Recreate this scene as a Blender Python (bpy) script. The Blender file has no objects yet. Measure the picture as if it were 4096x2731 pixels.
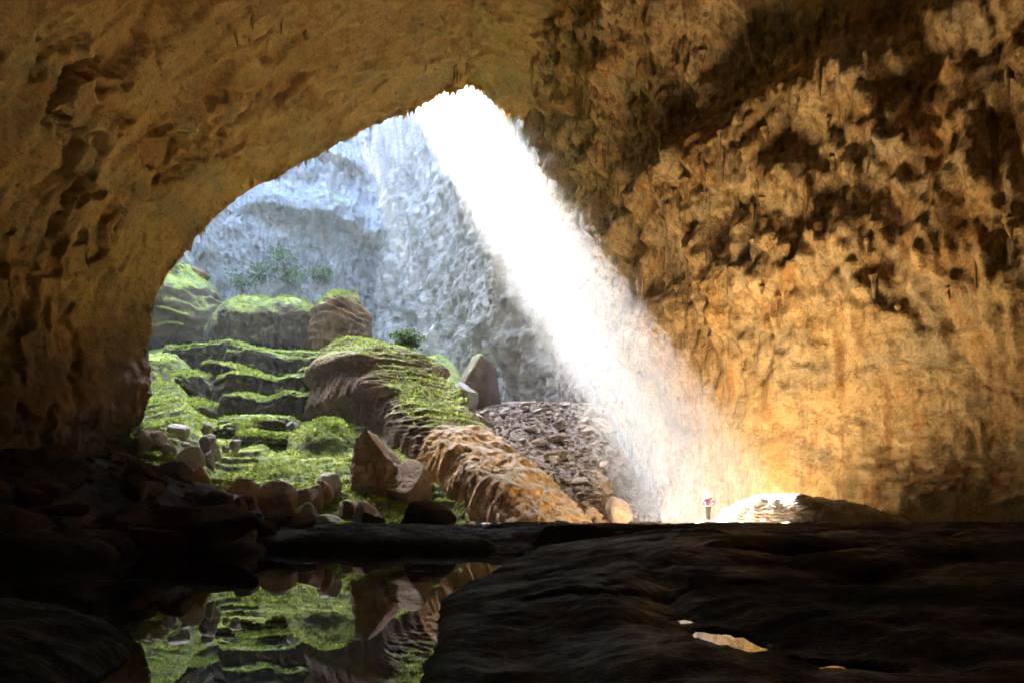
import bpy, math, random
import numpy as np
from mathutils import Vector, Matrix
from mathutils.geometry import tessellate_polygon

random.seed(7)
RNG = np.random.default_rng(7)
SC = bpy.context.scene
COL = SC.collection

# ------------------------------------------------------------------ camera
F = 1024 * 24.0 / 36.0          # focal length in pixels of a 1024 px wide picture
ZC = 1.1                        # eye height above the pool, metres
HOR = 522.0                     # row of the horizon
cam = bpy.data.cameras.new("camera")
cam.lens = 24.0
cam.sensor_width = 36.0
cam.shift_y = (HOR - 341.0) / 1024.0
cam.clip_start = 0.05
cam.clip_end = 2000.0
cam_o = bpy.data.objects.new("camera", cam)
cam_o.location = (0, 0, ZC)
cam_o.rotation_euler = (math.radians(90), 0, 0)
COL.objects.link(cam_o)
SC.camera = cam_o

# ------------------------------------------------------------------ sky and sun
SX, SZ = -0.4217, 1.149
SUN = Vector((SX, 1.0, SZ)).normalized()      # towards the sun
elev = math.asin(SUN.z)
world = bpy.data.worlds.new("World")
SC.world = world
world.use_nodes = True
wn = world.node_tree.nodes
sky = wn.new("ShaderNodeTexSky")
sky.sky_type = 'NISHITA'
sky.sun_disc = False
sky.sun_elevation = elev
sky.sun_rotation = math.atan2(SUN.x, SUN.y)
bg = wn["Background"]
bg.inputs["Strength"].default_value = 0.14
world.node_tree.links.new(sky.outputs[0], bg.inputs["Color"])

sun = bpy.data.lights.new("sun", 'SUN')
sun.energy = 5.0
sun.angle = math.radians(0.5)
sun.color = (1.0, 0.95, 0.88)
sun_o = bpy.data.objects.new("sun", sun)
sun_o.rotation_euler = SUN.to_track_quat('Z', 'Y').to_euler()
sun_o.location = (-60, 190, 200)
COL.objects.link(sun_o)

SC.view_settings.view_transform = 'Standard'
SC.view_settings.look = 'None'
SC.view_settings.gamma = 1.0
SC.view_settings.use_curve_mapping = False
SC.view_settings.exposure = 7.3
HAZE_DENSITY = 0.00050

SC.render.engine = 'CYCLES'
cy = SC.cycles
cy.max_bounces = 8
cy.diffuse_bounces = 6
cy.glossy_bounces = 3
cy.transmission_bounces = 2
cy.volume_bounces = 2
cy.transparent_max_bounces = 8
cy.use_denoising = True
cy.use_adaptive_sampling = True
cy.adaptive_threshold = 0.015
cy.adaptive_min_samples = 32
cy.sample_clamp_indirect = 4.0
cy.use_guiding = True
cy.use_surface_guiding = True
cy.use_volume_guiding = True
cy.guiding_training_samples = 32
cy.caustics_reflective = False
cy.caustics_refractive = False

# ------------------------------------------------------------------ numpy noise
_GR = np.random.default_rng(3).normal(size=(256, 3))
_GR /= np.linalg.norm(_GR, axis=1)[:, None]
_GR = _GR.astype(np.float32)

_K = (np.uint32(374761393), np.uint32(668265263), np.uint32(2246822519))

def _mixh(h):
    h = (h ^ (h >> np.uint32(13))) * np.uint32(1274126177)
    return h ^ (h >> np.uint32(16))

def _cells(p, lo, hi):
    """integer cell, fraction and the hashed key of each neighbouring cell along each axis"""
    i = np.floor(p)
    f = (p - i).astype(np.float32)
    i = i.astype(np.int64).astype(np.uint32)
    keys = [[(i[:, a] + np.uint32(d & 0xFFFFFFFF)) * _K[a] for d in range(lo, hi + 1)] for a in range(3)]
    return f, keys

def perlin(p, seed=0):
    p = np.asarray(p, dtype=np.float64)
    sh = p.shape[:-1]
    f, key = _cells(p.reshape(-1, 3), 0, 1)
    w = f * f * f * (f * (f * 6 - 15) + 10)
    sd = np.uint32((seed * 974634777) & 0xFFFFFFFF)
    out = np.zeros(len(f), dtype=np.float32)
    fx, fy, fz = f[:, 0], f[:, 1], f[:, 2]
    for dx in (0, 1):
        wx = w[:, 0] if dx else 1 - w[:, 0]
        kx = key[0][dx] + sd
        for dy in (0, 1):
            wxy = wx * (w[:, 1] if dy else 1 - w[:, 1])
            kxy = kx + key[1][dy]
            for dz in (0, 1):
                g = _GR[_mixh(kxy + key[2][dz]) & np.uint32(255)]
                out += wxy * (w[:, 2] if dz else 1 - w[:, 2]) * (g[:, 0] * (fx - dx) + g[:, 1] * (fy - dy) + g[:, 2] * (fz - dz))
    return (out * 1.6).reshape(sh)

def fbm(p, octv=5, seed=0, gain=0.5, lac=2.03):
    a, s, t = 1.0, 0.0, 0.0
    q = np.asarray(p, dtype=np.float64)
    for k in range(octv):
        s = s + a * perlin(q, seed + k)
        t += a
        q = q * lac + 17.3
        a *= gain
    return s / t

def ridged(p, octv=5, seed=0, gain=0.5, lac=2.03):
    a, s, t = 1.0, 0.0, 0.0
    q = np.asarray(p, dtype=np.float64)
    for k in range(octv):
        s = s + a * (1 - 2 * np.abs(perlin(q, seed + k)))
        t += a
        q = q * lac + 31.7
        a *= gain
    return s / t

def worley(p, seed=0):
    p = np.asarray(p, dtype=np.float64)
    sh = p.shape[:-1]
    f, key = _cells(p.reshape(-1, 3), -1, 1)
    sd = np.uint32((seed * 974634777) & 0xFFFFFFFF)
    f1 = np.full(len(f), 9.0, np.float32)
    c = np.float32(1 / 1023.0)
    for a in range(3):
        for b in range(3):
            kab = key[0][a] + key[1][b] + sd
            for e in range(3):
                h = _mixh(kab + key[2][e])
                x = f[:, 0] - (a - 1) - (h & np.uint32(1023)) * c
                y = f[:, 1] - (b - 1) - ((h >> np.uint32(10)) & np.uint32(1023)) * c
                z = f[:, 2] - (e - 1) - ((h >> np.uint32(20)) & np.uint32(1023)) * c
                np.minimum(f1, (x * x + y * y + z * z).astype(np.float32), out=f1)
    return np.sqrt(f1).reshape(sh), None

def sstep(a, b, x):
    t = np.clip((np.asarray(x, dtype=np.float64) - a) / (b - a), 0, 1)
    return t * t * (3 - 2 * t)

def lerp(a, b, t):
    return a + (b - a) * t

def interp(x, xs, ys):
    """smooth 1-D interpolation through a table (Catmull-Rom)"""
    x = np.asarray(x, dtype=np.float64)
    xs = np.asarray(xs, float)
    ys = np.asarray(ys, float)
    k = np.clip(np.searchsorted(xs, x) - 1, 0, len(xs) - 2)
    t = np.clip((x - xs[k]) / (xs[k + 1] - xs[k]), 0, 1)
    g = np.gradient(ys, xs)
    h = xs[k + 1] - xs[k]
    return ((2 * t**3 - 3 * t**2 + 1) * ys[k] + (t**3 - 2 * t**2 + t) * h * g[k]
            + (-2 * t**3 + 3 * t**2) * ys[k + 1] + (t**3 - t**2) * h * g[k + 1])

def P(u, v, Y):
    """the point at depth Y seen in column u, row v of a 1024 x 682 picture"""
    return np.array([(u - 512.0) * Y / F, Y, ZC + (HOR - v) * Y / F])

# ------------------------------------------------------------------ mesh helpers
def mesh_from(name, V, faces, mat=None, smooth=True):
    me = bpy.data.meshes.new(name)
    V = np.asarray(V, dtype=np.float32).reshape(-1, 3)
    faces = np.asarray(faces, dtype=np.int32)
    n, k = faces.shape
    me.vertices.add(len(V))
    me.vertices.foreach_set("co", V.ravel())
    me.loops.add(n * k)
    me.loops.foreach_set("vertex_index", faces.ravel())
    me.polygons.add(n)
    me.polygons.foreach_set("loop_start", np.arange(0, n * k, k, dtype=np.int32))
    me.polygons.foreach_set("use_smooth", np.full(n, smooth, dtype=bool))
    me.update(calc_edges=True)
    if mat:
        me.materials.append(mat)
    return me

def grid_faces(n, m, wrap=False, flip=False):
    i = np.arange(n if wrap else n - 1)[:, None]
    j = np.arange(m - 1)[None, :]
    i2 = (i + 1) % n
    a = i * m + j
    b = i2 * m + j
    f = np.stack([a, b, b + 1, a + 1], axis=-1).reshape(-1, 4)
    return f[:, ::-1] if flip else f

def grid_normals(V, wrap=False):
    if wrap:
        du = np.roll(V, -1, 0) - np.roll(V, 1, 0)
    else:
        du = np.gradient(V, axis=0)
    dv = np.gradient(V, axis=1)
    N = np.cross(du, dv)
    l = np.linalg.norm(N, axis=-1, keepdims=True)
    return N / np.maximum(l, 1e-9)

def link(name, me, parent=None):
    o = bpy.data.objects.new(name, me)
    COL.objects.link(o)
    if parent is not None:
        o.parent = parent
    return o

def tag(o, label=None, cat=None, group=None, kind=None):
    if label: o["label"] = label
    if cat: o["category"] = cat
    if group: o["group"] = group
    if kind: o["kind"] = kind
    return o

def gobj(name, V, mat, parent=None, wrap=False, flip=False):
    n, m = V.shape[:2]
    return link(name, mesh_from(name, V, grid_faces(n, m, wrap, flip), mat), parent)

def empty(name, loc=(0, 0, 0)):
    o = bpy.data.objects.new(name, None)
    o.location = loc
    o.empty_display_size = 0.3
    COL.objects.link(o)
    return o

# ------------------------------------------------------------------ materials
class NT:
    def __init__(self, name):
        self.mat = bpy.data.materials.new(name)
        self.mat.use_nodes = True
        self.t = self.mat.node_tree
        self.n = self.t.nodes
        self.bsdf = self.n["Principled BSDF"]
        self.geo = self.n.new("ShaderNodeNewGeometry")

    def set(self, sock, v):
        if hasattr(v, "is_linked"):
            self.t.links.new(v, sock)
        elif isinstance(v, (tuple, list)) and len(v) == 3 and sock.type == 'RGBA':
            sock.default_value = (*v, 1)
        else:
            sock.default_value = v

    def pos(self, scale=(1, 1, 1)):
        m = self.n.new("ShaderNodeVectorMath")
        m.operation = 'MULTIPLY'
        self.t.links.new(self.geo.outputs["Position"], m.inputs[0])
        m.inputs[1].default_value = scale
        return m.outputs[0]

    def noise(self, vec, scale, detail=6, rough=0.55, dist=0.0):
        x = self.n.new("ShaderNodeTexNoise")
        self.t.links.new(vec, x.inputs["Vector"])
        x.inputs["Scale"].default_value = scale
        x.inputs["Detail"].default_value = detail
        x.inputs["Roughness"].default_value = rough
        x.inputs["Distortion"].default_value = dist
        return x.outputs["Fac"]

    def vor(self, vec, scale, feature='F1'):
        x = self.n.new("ShaderNodeTexVoronoi")
        x.feature = feature
        self.t.links.new(vec, x.inputs["Vector"])
        x.inputs["Scale"].default_value = scale
        return x.outputs["Distance"]

    def math(self, op, a, b=0.0, c=0.0, clamp=False):
        x = self.n.new("ShaderNodeMath")
        x.operation = op
        x.use_clamp = clamp
        self.set(x.inputs[0], a)
        self.set(x.inputs[1], b)
        self.set(x.inputs[2], c)
        return x.outputs[0]

    def rng(self, v, a, b, c=0.0, d=1.0, smooth=True):
        x = self.n.new("ShaderNodeMapRange")
        x.interpolation_type = 'SMOOTHSTEP' if smooth else 'LINEAR'
        self.set(x.inputs[0], v)
        x.inputs[1].default_value = a
        x.inputs[2].default_value = b
        x.inputs[3].default_value = c
        x.inputs[4].default_value = d
        return x.outputs[0]

    def mix(self, fac, a, b, mode='MIX'):
        x = self.n.new("ShaderNodeMix")
        x.data_type = 'RGBA'
        x.blend_type = mode
        self.set(x.inputs[0], fac)
        self.set(x.inputs[6], a)
        self.set(x.inputs[7], b)
        return x.outputs[2]

    def sep(self, v):
        x = self.n.new("ShaderNodeSeparateXYZ")
        self.t.links.new(v, x.inputs[0])
        return x.outputs

    def bump(self, height, strength=0.5, dist=0.2, prev=None):
        x = self.n.new("ShaderNodeBump")
        x.inputs["Strength"].default_value = strength
        x.inputs["Distance"].default_value = dist
        self.t.links.new(height, x.inputs["Height"])
        if prev is not None:
            self.t.links.new(prev, x.inputs["Normal"])
        return x.outputs[0]

    def out(self, col, rough=0.8, normal=None, spec=0.3):
        self.set(self.bsdf.inputs["Base Color"], col)
        self.set(self.bsdf.inputs["Roughness"], rough)
        self.bsdf.inputs["Specular IOR Level"].default_value = spec
        if normal is not None:
            self.t.links.new(normal, self.bsdf.inputs["Normal"])
        return self.mat

MOSS_A = (0.045, 0.085, 0.010)
MOSS_B = (0.165, 0.225, 0.018)
MOSS_C = (0.25, 0.29, 0.030)

def mossy(nt, col, lo=0.45, hi=0.7, amount=1.0, nscale=0.35):
    """moss grows on what faces up"""
    nz = nt.sep(nt.geo.outputs["Normal"])[2]
    n1 = nt.noise(nt.pos(), nscale, 3, 0.65)
    n2 = nt.noise(nt.pos(), 1.6, 4, 0.7)
    v = nt.math('ADD', nz, nt.math('MULTIPLY', nt.math('SUBTRACT', n1, 0.5), 1.3))
    v = nt.math('ADD', v, nt.math('MULTIPLY', nt.math('SUBTRACT', n2, 0.5), 0.5))
    f = nt.math('MULTIPLY', nt.rng(v, lo, hi), amount)
    m = nt.mix(nt.rng(n2, 0.35, 0.65), MOSS_A, MOSS_B)
    m = nt.mix(nt.rng(n1, 0.45, 0.7), m, MOSS_C)
    return nt.mix(f, col, m), f

def mat_rock(name, c1, c2, c3, stain=None, stain_amt=0.6, moss=None, rough=0.85, spec=0.25,
             bump=0.6, bscale=1.0, gray=None, nscale=0.12, gravel=None, top=None, patches=(), pale=None, wet=None):
    nt = NT(name)
    p = nt.pos()
    big = nt.noise(p, nscale, 3, 0.6)
    mid = nt.noise(p, 0.9, 4, 0.65)
    col = nt.mix(nt.rng(big, 0.35, 0.65), c1, c2)
    col = nt.mix(nt.rng(mid, 0.45, 0.75), col, c3)
    st = nt.noise(nt.pos((1, 1, 0.12)), 0.9, 3, 0.6)
    if stain:
        msk = nt.math('MULTIPLY', nt.rng(st, 0.5, 0.68), nt.math('MULTIPLY', nt.rng(nt.noise(p, 0.07, 2), 0.42, 0.6), stain_amt))
        col = nt.mix(msk, col, stain)
    for (vs, sc, det, lo, hi, pc, amt, zr) in patches:
        m_ = nt.rng(nt.noise(nt.pos(vs), sc, det, 0.68), lo, hi, 0.0, amt)
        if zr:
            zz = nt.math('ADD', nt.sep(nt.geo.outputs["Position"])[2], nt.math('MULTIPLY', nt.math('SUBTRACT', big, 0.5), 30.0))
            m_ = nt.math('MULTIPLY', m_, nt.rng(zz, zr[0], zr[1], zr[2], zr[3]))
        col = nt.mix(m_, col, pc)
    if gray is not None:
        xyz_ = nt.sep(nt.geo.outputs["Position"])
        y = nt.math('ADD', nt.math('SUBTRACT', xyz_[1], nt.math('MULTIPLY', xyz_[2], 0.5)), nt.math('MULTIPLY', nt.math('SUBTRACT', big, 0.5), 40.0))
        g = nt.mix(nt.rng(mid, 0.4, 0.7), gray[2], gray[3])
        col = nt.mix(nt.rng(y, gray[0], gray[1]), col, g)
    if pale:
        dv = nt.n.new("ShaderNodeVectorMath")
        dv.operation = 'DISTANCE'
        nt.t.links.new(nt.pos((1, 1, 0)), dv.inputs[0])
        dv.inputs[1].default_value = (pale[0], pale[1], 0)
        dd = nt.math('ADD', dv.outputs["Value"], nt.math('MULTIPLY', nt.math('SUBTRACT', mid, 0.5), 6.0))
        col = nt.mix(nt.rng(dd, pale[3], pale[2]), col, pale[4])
    fine = nt.noise(p, 5.0 * bscale, 3, 0.7)
    col = nt.mix(nt.rng(fine, 0.35, 0.7, 0.0, 0.35), col, (0.05, 0.04, 0.03), 'MULTIPLY')
    if top:
        tz = nt.math('ADD', nt.sep(nt.geo.outputs["Normal"])[2], nt.math('MULTIPLY', nt.math('SUBTRACT', mid, 0.5), 0.8))
        col = nt.mix(nt.rng(tz, top[1], top[2]), col, top[0])
    if moss:
        col, mf = mossy(nt, col, *moss)
    if gravel:
        xyz = nt.sep(nt.geo.outputs["Position"])
        ratio = nt.math('ADD', nt.math('DIVIDE', xyz[0], xyz[1]), nt.math('MULTIPLY', nt.math('SUBTRACT', mid, 0.5), 0.12))
        gc = nt.mix(nt.rng(nt.vor(p, 1.6), 0.1, 0.6), gravel[0], gravel[1])
        gc = nt.mix(nt.rng(fine, 0.4, 0.6, 0, 0.6), gc, gravel[2])
        col = nt.mix(nt.rng(ratio, -0.10, -0.03), col, gc)
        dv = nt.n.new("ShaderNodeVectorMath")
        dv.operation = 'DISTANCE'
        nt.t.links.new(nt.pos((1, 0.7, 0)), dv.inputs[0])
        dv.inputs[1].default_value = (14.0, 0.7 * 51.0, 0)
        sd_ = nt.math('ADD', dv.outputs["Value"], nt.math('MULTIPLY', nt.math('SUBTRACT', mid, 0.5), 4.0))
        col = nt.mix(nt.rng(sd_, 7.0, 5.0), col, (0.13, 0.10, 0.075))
    b1 = nt.bump(nt.noise(p, 1.5 * bscale, 6, 0.72), bump, 0.5 / bscale)
    if wet:
        rough = nt.rng(nt.noise(p, 0.45, 4, 0.7), 0.42, 0.60, wet[0], wet[1])
    return nt.out(col, rough, b1, spec)

TAN1, TAN2, TAN3 = (0.64, 0.43, 0.175), (0.57, 0.36, 0.13), (0.48, 0.29, 0.095)
M = {}
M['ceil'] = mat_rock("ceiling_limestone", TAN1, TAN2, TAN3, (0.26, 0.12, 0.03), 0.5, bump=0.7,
                     patches=[((1, 1, 1), 0.16, 4, 0.50, 0.62, (0.38, 0.29, 0.14), 0.7, None),
                              ((1, 1, 1), 0.22, 4, 0.55, 0.66, (0.46, 0.21, 0.05), 0.6, None),
                              ((1, 1, 1), 1.8, 5, 0.60, 0.68, (0.17, 0.10, 0.035), 0.7, None),
                              ((1, 1, 1), 0.12, 4, 0.22, 0.48, (0.075, 0.038, 0.014), 0.95, (12, 32, 1.0, 0.0))])  # darker towards the foot of the left wall: shade put into the colour
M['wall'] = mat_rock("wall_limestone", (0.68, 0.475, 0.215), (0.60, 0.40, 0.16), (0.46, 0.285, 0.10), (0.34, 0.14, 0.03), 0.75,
                     bump=0.8,
                     patches=[((1, 1, 1), 0.22, 3, 0.50, 0.62, (0.46, 0.36, 0.19), 0.7, None),
                              ((1, 1, .5), 0.30, 4, 0.54, 0.64, (0.56, 0.27, 0.06), 0.55, None),
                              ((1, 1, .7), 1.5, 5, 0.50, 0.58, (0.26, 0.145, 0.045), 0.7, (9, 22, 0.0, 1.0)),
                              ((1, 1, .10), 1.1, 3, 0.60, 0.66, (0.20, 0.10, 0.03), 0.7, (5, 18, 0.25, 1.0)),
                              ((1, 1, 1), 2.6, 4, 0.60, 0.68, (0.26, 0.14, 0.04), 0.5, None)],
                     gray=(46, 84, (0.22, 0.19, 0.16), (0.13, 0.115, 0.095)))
M['cliff'] = mat_rock("cliff_limestone", (0.22, 0.22, 0.225), (0.15, 0.15, 0.155), (0.09, 0.09, 0.095), (0.05, 0.06, 0.05), 0.7,
                      moss=(0.55, 0.95, 0.85, 0.06), bump=0.9, bscale=0.5)
M['hill'] = mat_rock("hillside_rock", (0.12, 0.10, 0.075), (0.15, 0.14, 0.12), (0.09, 0.075, 0.055), moss=(0.42, 0.72), bump=0.8,
                     gravel=((0.21, 0.165, 0.125), (0.15, 0.115, 0.085), (0.08, 0.058, 0.042)), pale=None)
M['ledge'] = mat_rock("ledge_flowstone", (0.075, 0.06, 0.045), (0.095, 0.075, 0.055), (0.055, 0.044, 0.034), (0.045, 0.038, 0.03), 0.6,
                      moss=(0.36, 0.66), bump=0.6)
M['bank'] = mat_rock("bank_rock", (0.12, 0.10, 0.075), (0.15, 0.14, 0.12), (0.09, 0.075, 0.055), moss=(0.15, 0.5), bump=0.8)
M['mound'] = mat_rock("mound_flowstone", (0.075, 0.063, 0.052), (0.09, 0.07, 0.055), (0.055, 0.045, 0.036), (0.04, 0.035, 0.03), 0.7,
                      moss=(0.22, 0.6, 0.95), bump=0.5)
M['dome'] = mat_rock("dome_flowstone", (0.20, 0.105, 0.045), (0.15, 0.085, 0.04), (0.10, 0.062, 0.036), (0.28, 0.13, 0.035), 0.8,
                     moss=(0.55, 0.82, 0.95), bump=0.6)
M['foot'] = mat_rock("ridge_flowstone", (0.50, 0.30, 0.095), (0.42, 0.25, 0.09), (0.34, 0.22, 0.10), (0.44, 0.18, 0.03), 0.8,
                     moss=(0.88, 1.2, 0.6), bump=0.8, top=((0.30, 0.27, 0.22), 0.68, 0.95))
M['boulder'] = mat_rock("grey_limestone", (0.34, 0.33, 0.31), (0.27, 0.26, 0.24), (0.20, 0.19, 0.17), bump=0.7, bscale=1.5,
                        moss=(0.95, 1.3, 0.7))
M['brown'] = mat_rock("brown_rock", (0.24, 0.15, 0.075), (0.19, 0.115, 0.06), (0.14, 0.085, 0.04), (0.28, 0.14, 0.05), 0.6, bump=0.8, bscale=1.3)
M['brownmoss'] = mat_rock("layered_rock", (0.25, 0.18, 0.11), (0.20, 0.125, 0.075), (0.25, 0.14, 0.08), (0.14, 0.10, 0.07), 0.8, bump=0.8, bscale=1.2,
                          moss=(0.72, 1.0, 0.8))
M['wedge'] = mat_rock("wedge_rock", (0.19, 0.135, 0.09), (0.15, 0.105, 0.07), (0.11, 0.08, 0.055), bump=0.8, moss=(0.42, 0.7, 0.9))
M['scree'] = mat_rock("scree_rock", (0.29, 0.23, 0.165), (0.23, 0.17, 0.115), (0.165, 0.115, 0.075), bump=0.7, bscale=1.5)
M['rubble'] = mat_rock("rubble_rock", (0.072, 0.039, 0.017), (0.052, 0.028, 0.013), (0.035, 0.02, 0.01), bump=0.8, bscale=1.3, spec=0.08)
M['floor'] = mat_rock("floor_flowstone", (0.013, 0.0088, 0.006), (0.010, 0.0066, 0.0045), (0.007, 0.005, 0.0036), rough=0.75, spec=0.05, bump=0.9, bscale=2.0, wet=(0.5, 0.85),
                      patches=[((1, 1, 1), 0.25, 3, 0.40, 0.60, (0.030, 0.020, 0.0135), 0.8, None)], pale=(9.8, 41.5, 4.8, 7.2, (0.50, 0.39, 0.27)))  # pale disc under the sun shaft, added to bounce light onto the wall
M['wet'] = mat_rock("wet_flowstone", (0.19, 0.165, 0.13), (0.145, 0.122, 0.095), (0.10, 0.082, 0.062), rough=0.24, spec=0.8, bump=0.6, bscale=1.8)
M['sun_blocker'] = mat_rock("dark_blocker", (0.016, 0.026, 0.010), (0.020, 0.022, 0.012), (0.012, 0.018, 0.007), bump=0.3)  # for the unseen lid and shaft wall, kept dark to cut bounce light

def mat_water():
    nt = NT("still_water")
    p = nt.pos((1, 0.5, 1))
    b = nt.bump(nt.noise(p, 1.5, 3, 0.5), 0.02, 0.02)
    nt.bsdf.inputs["IOR"].default_value = 1.333
    return nt.out((0.004, 0.005, 0.004), 0.01, b, 0.5)
M['water'] = mat_water()

def mat_plain(name, c, rough=0.7, spec=0.3, var=0.25, scale=8.0):
    nt = NT(name)
    f = nt.noise(nt.pos(), scale, 4, 0.6)
    col = nt.mix(nt.rng(f, 0.3, 0.7), tuple(x * (1 - var) for x in c), tuple(min(1, x * (1 + var)) for x in c))
    return nt.out(col, rough, None, spec)

def mat_leaf(name, a, b):
    nt = NT(name)
    f = nt.noise(nt.pos(), 1.6, 3, 0.7)
    col = nt.mix(nt.rng(f, 0.35, 0.65), a, b)
    nt.out(col, 0.7, None, 0.2)
    tr = nt.n.new("ShaderNodeBsdfTranslucent")
    nt.t.links.new(col, tr.inputs["Color"])
    mx = nt.n.new("ShaderNodeMixShader")
    mx.inputs[0].default_value = 0.45
    nt.t.links.new(nt.bsdf.outputs[0], mx.inputs[1])
    nt.t.links.new(tr.outputs[0], mx.inputs[2])
    nt.t.links.new(mx.outputs[0], nt.n["Material Output"].inputs["Surface"])
    return nt.mat
M['leaf'] = mat_leaf("moss_fronds", (0.14, 0.22, 0.016), (0.32, 0.38, 0.035))
M['shrub'] = mat_leaf("shrub_leaves", (0.035, 0.075, 0.015), (0.09, 0.15, 0.03))
M['bark'] = mat_plain("bark", (0.10, 0.075, 0.05))

# ================================================================== SETTING
# ------------------------------------------------------------------ unseen rock lid added over the cave, its doline opening shaped for the sun shaft
def build_sun_blocker():
    H = 150.0
    off = np.array([SX, 1.0]) * (H - 1.1) / SZ
    def up(x, y):
        return (x + off[0], y + off[1])
    hole = [(-106, 122), (-84, 117), (-66, 120), (-45, 116), (-24, 120), (-4, 118), (8, 126), (2, 150), (-10, 162), (-30, 165),
            up(18.8, 37.0), up(18.9, 43.6), up(17.4, 46), up(18.4, 48.5), up(16.0, 51), up(17.0, 54), up(14.6, 57.5), up(14.2, 54.5), up(12.8, 57.5), up(12.2, 53.5), up(10.2, 53),
            up(10.8, 50), up(7.6, 49), up(9.4, 47.4), up(6.4, 46.4), up(9.2, 45), up(6.0, 44), up(9.0, 42.6), up(5.8, 41.6), up(8.8, 40.2), up(5.6, 39), up(8.6, 37.8), up(5.4, 36.5),
            (-56, 164), (-80, 166), (-97, 160), (-110, 146)]
    # holes added for thin rays and a feathered shaft side, like gaps between trees
    def gap(cx, cy, r):
        return [up(cx + r * math.cos(a), cy + r * math.sin(a)) for a in np.linspace(0, 2 * math.pi, 8)[:-1]]
    gaps = [gap(-1.0, 46.5, 0.9), gap(-1.3, 43.8, 0.6)]
    gr = np.random.default_rng(4)
    for row, cy in enumerate(np.arange(39.5, 48.5, 1.5)):
        for col, r0 in enumerate((0.42, 0.34, 0.27, 0.2)):
            cx = 4.9 - 1.42 * col + 0.1 * (cy - 44) + (0.5 if row % 2 else 0) * 0.6 + gr.uniform(-.08, .08)
            gaps.append(gap(cx, cy + gr.uniform(-.06, .06), r0))
    outer = [(-200, -100), (200, -100), (200, 260), (-200, 260)]
    gaps = [g for g in gaps if max(q[0] for q in g) < up(5.6, 44)[0]]
    loops = [[Vector((x, y, 0)) for x, y in L] for L in [outer, hole] + gaps]
    pts = [p for L in loops for p in L]
    tris = tessellate_polygon(loops)
    n = len(pts)
    V = [(p.x, p.y, H) for p in pts] + [(p.x, p.y, H + 0.25) for p in pts]
    faces = [list(t) for t in tris] + [[i + n for i in t][::-1] for t in tris]
    k = 0
    for L in loops:
        m = len(L)
        for i in range(m):
            a, b = k + i, k + (i + 1) % m
            faces.append([a, b, b + n, a + n])
        k += m
    # added sides and bottom make the lid a closed box against stray light
    b0 = len(V)
    V += [(x, y, -12.0) for x, y in outer]
    for i in range(4):
        j = (i + 1) % 4
        faces.append([i, b0 + i, b0 + j, j])
    faces.append([b0, b0 + 1, b0 + 2, b0 + 3])
    me = bpy.data.meshes.new("sun_blocker")
    me.from_pydata([tuple(v) for v in V], [], faces)
    me.materials.append(M['sun_blocker'])
    tag(link("sun_blocker", me), kind="structure")
build_sun_blocker()

# ------------------------------------------------------------------ cave ceiling and left wall (one vault)
LIP = np.array([(92, 585, 61), (104, 535, 62), (114, 500, 63), (122, 470, 65), (131, 445, 66), (144, 415, 67), (151, 387, 68), (147, 350, 70), (152, 305, 71), (168, 270, 72), (187, 248, 73), (205, 224, 74),
       (231, 200, 76), (261, 181, 78), (305, 159, 80.5), (348, 137, 83), (392, 116, 85.5), (418, 107, 86.5), (440, 92, 87.5),
       (471, 81, 88), (483, 91, 87.5), (497, 105, 87), (520, 115, 86.5), (580, 150, 90), (640, 215, 94), (720, 300, 96)], float)

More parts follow.
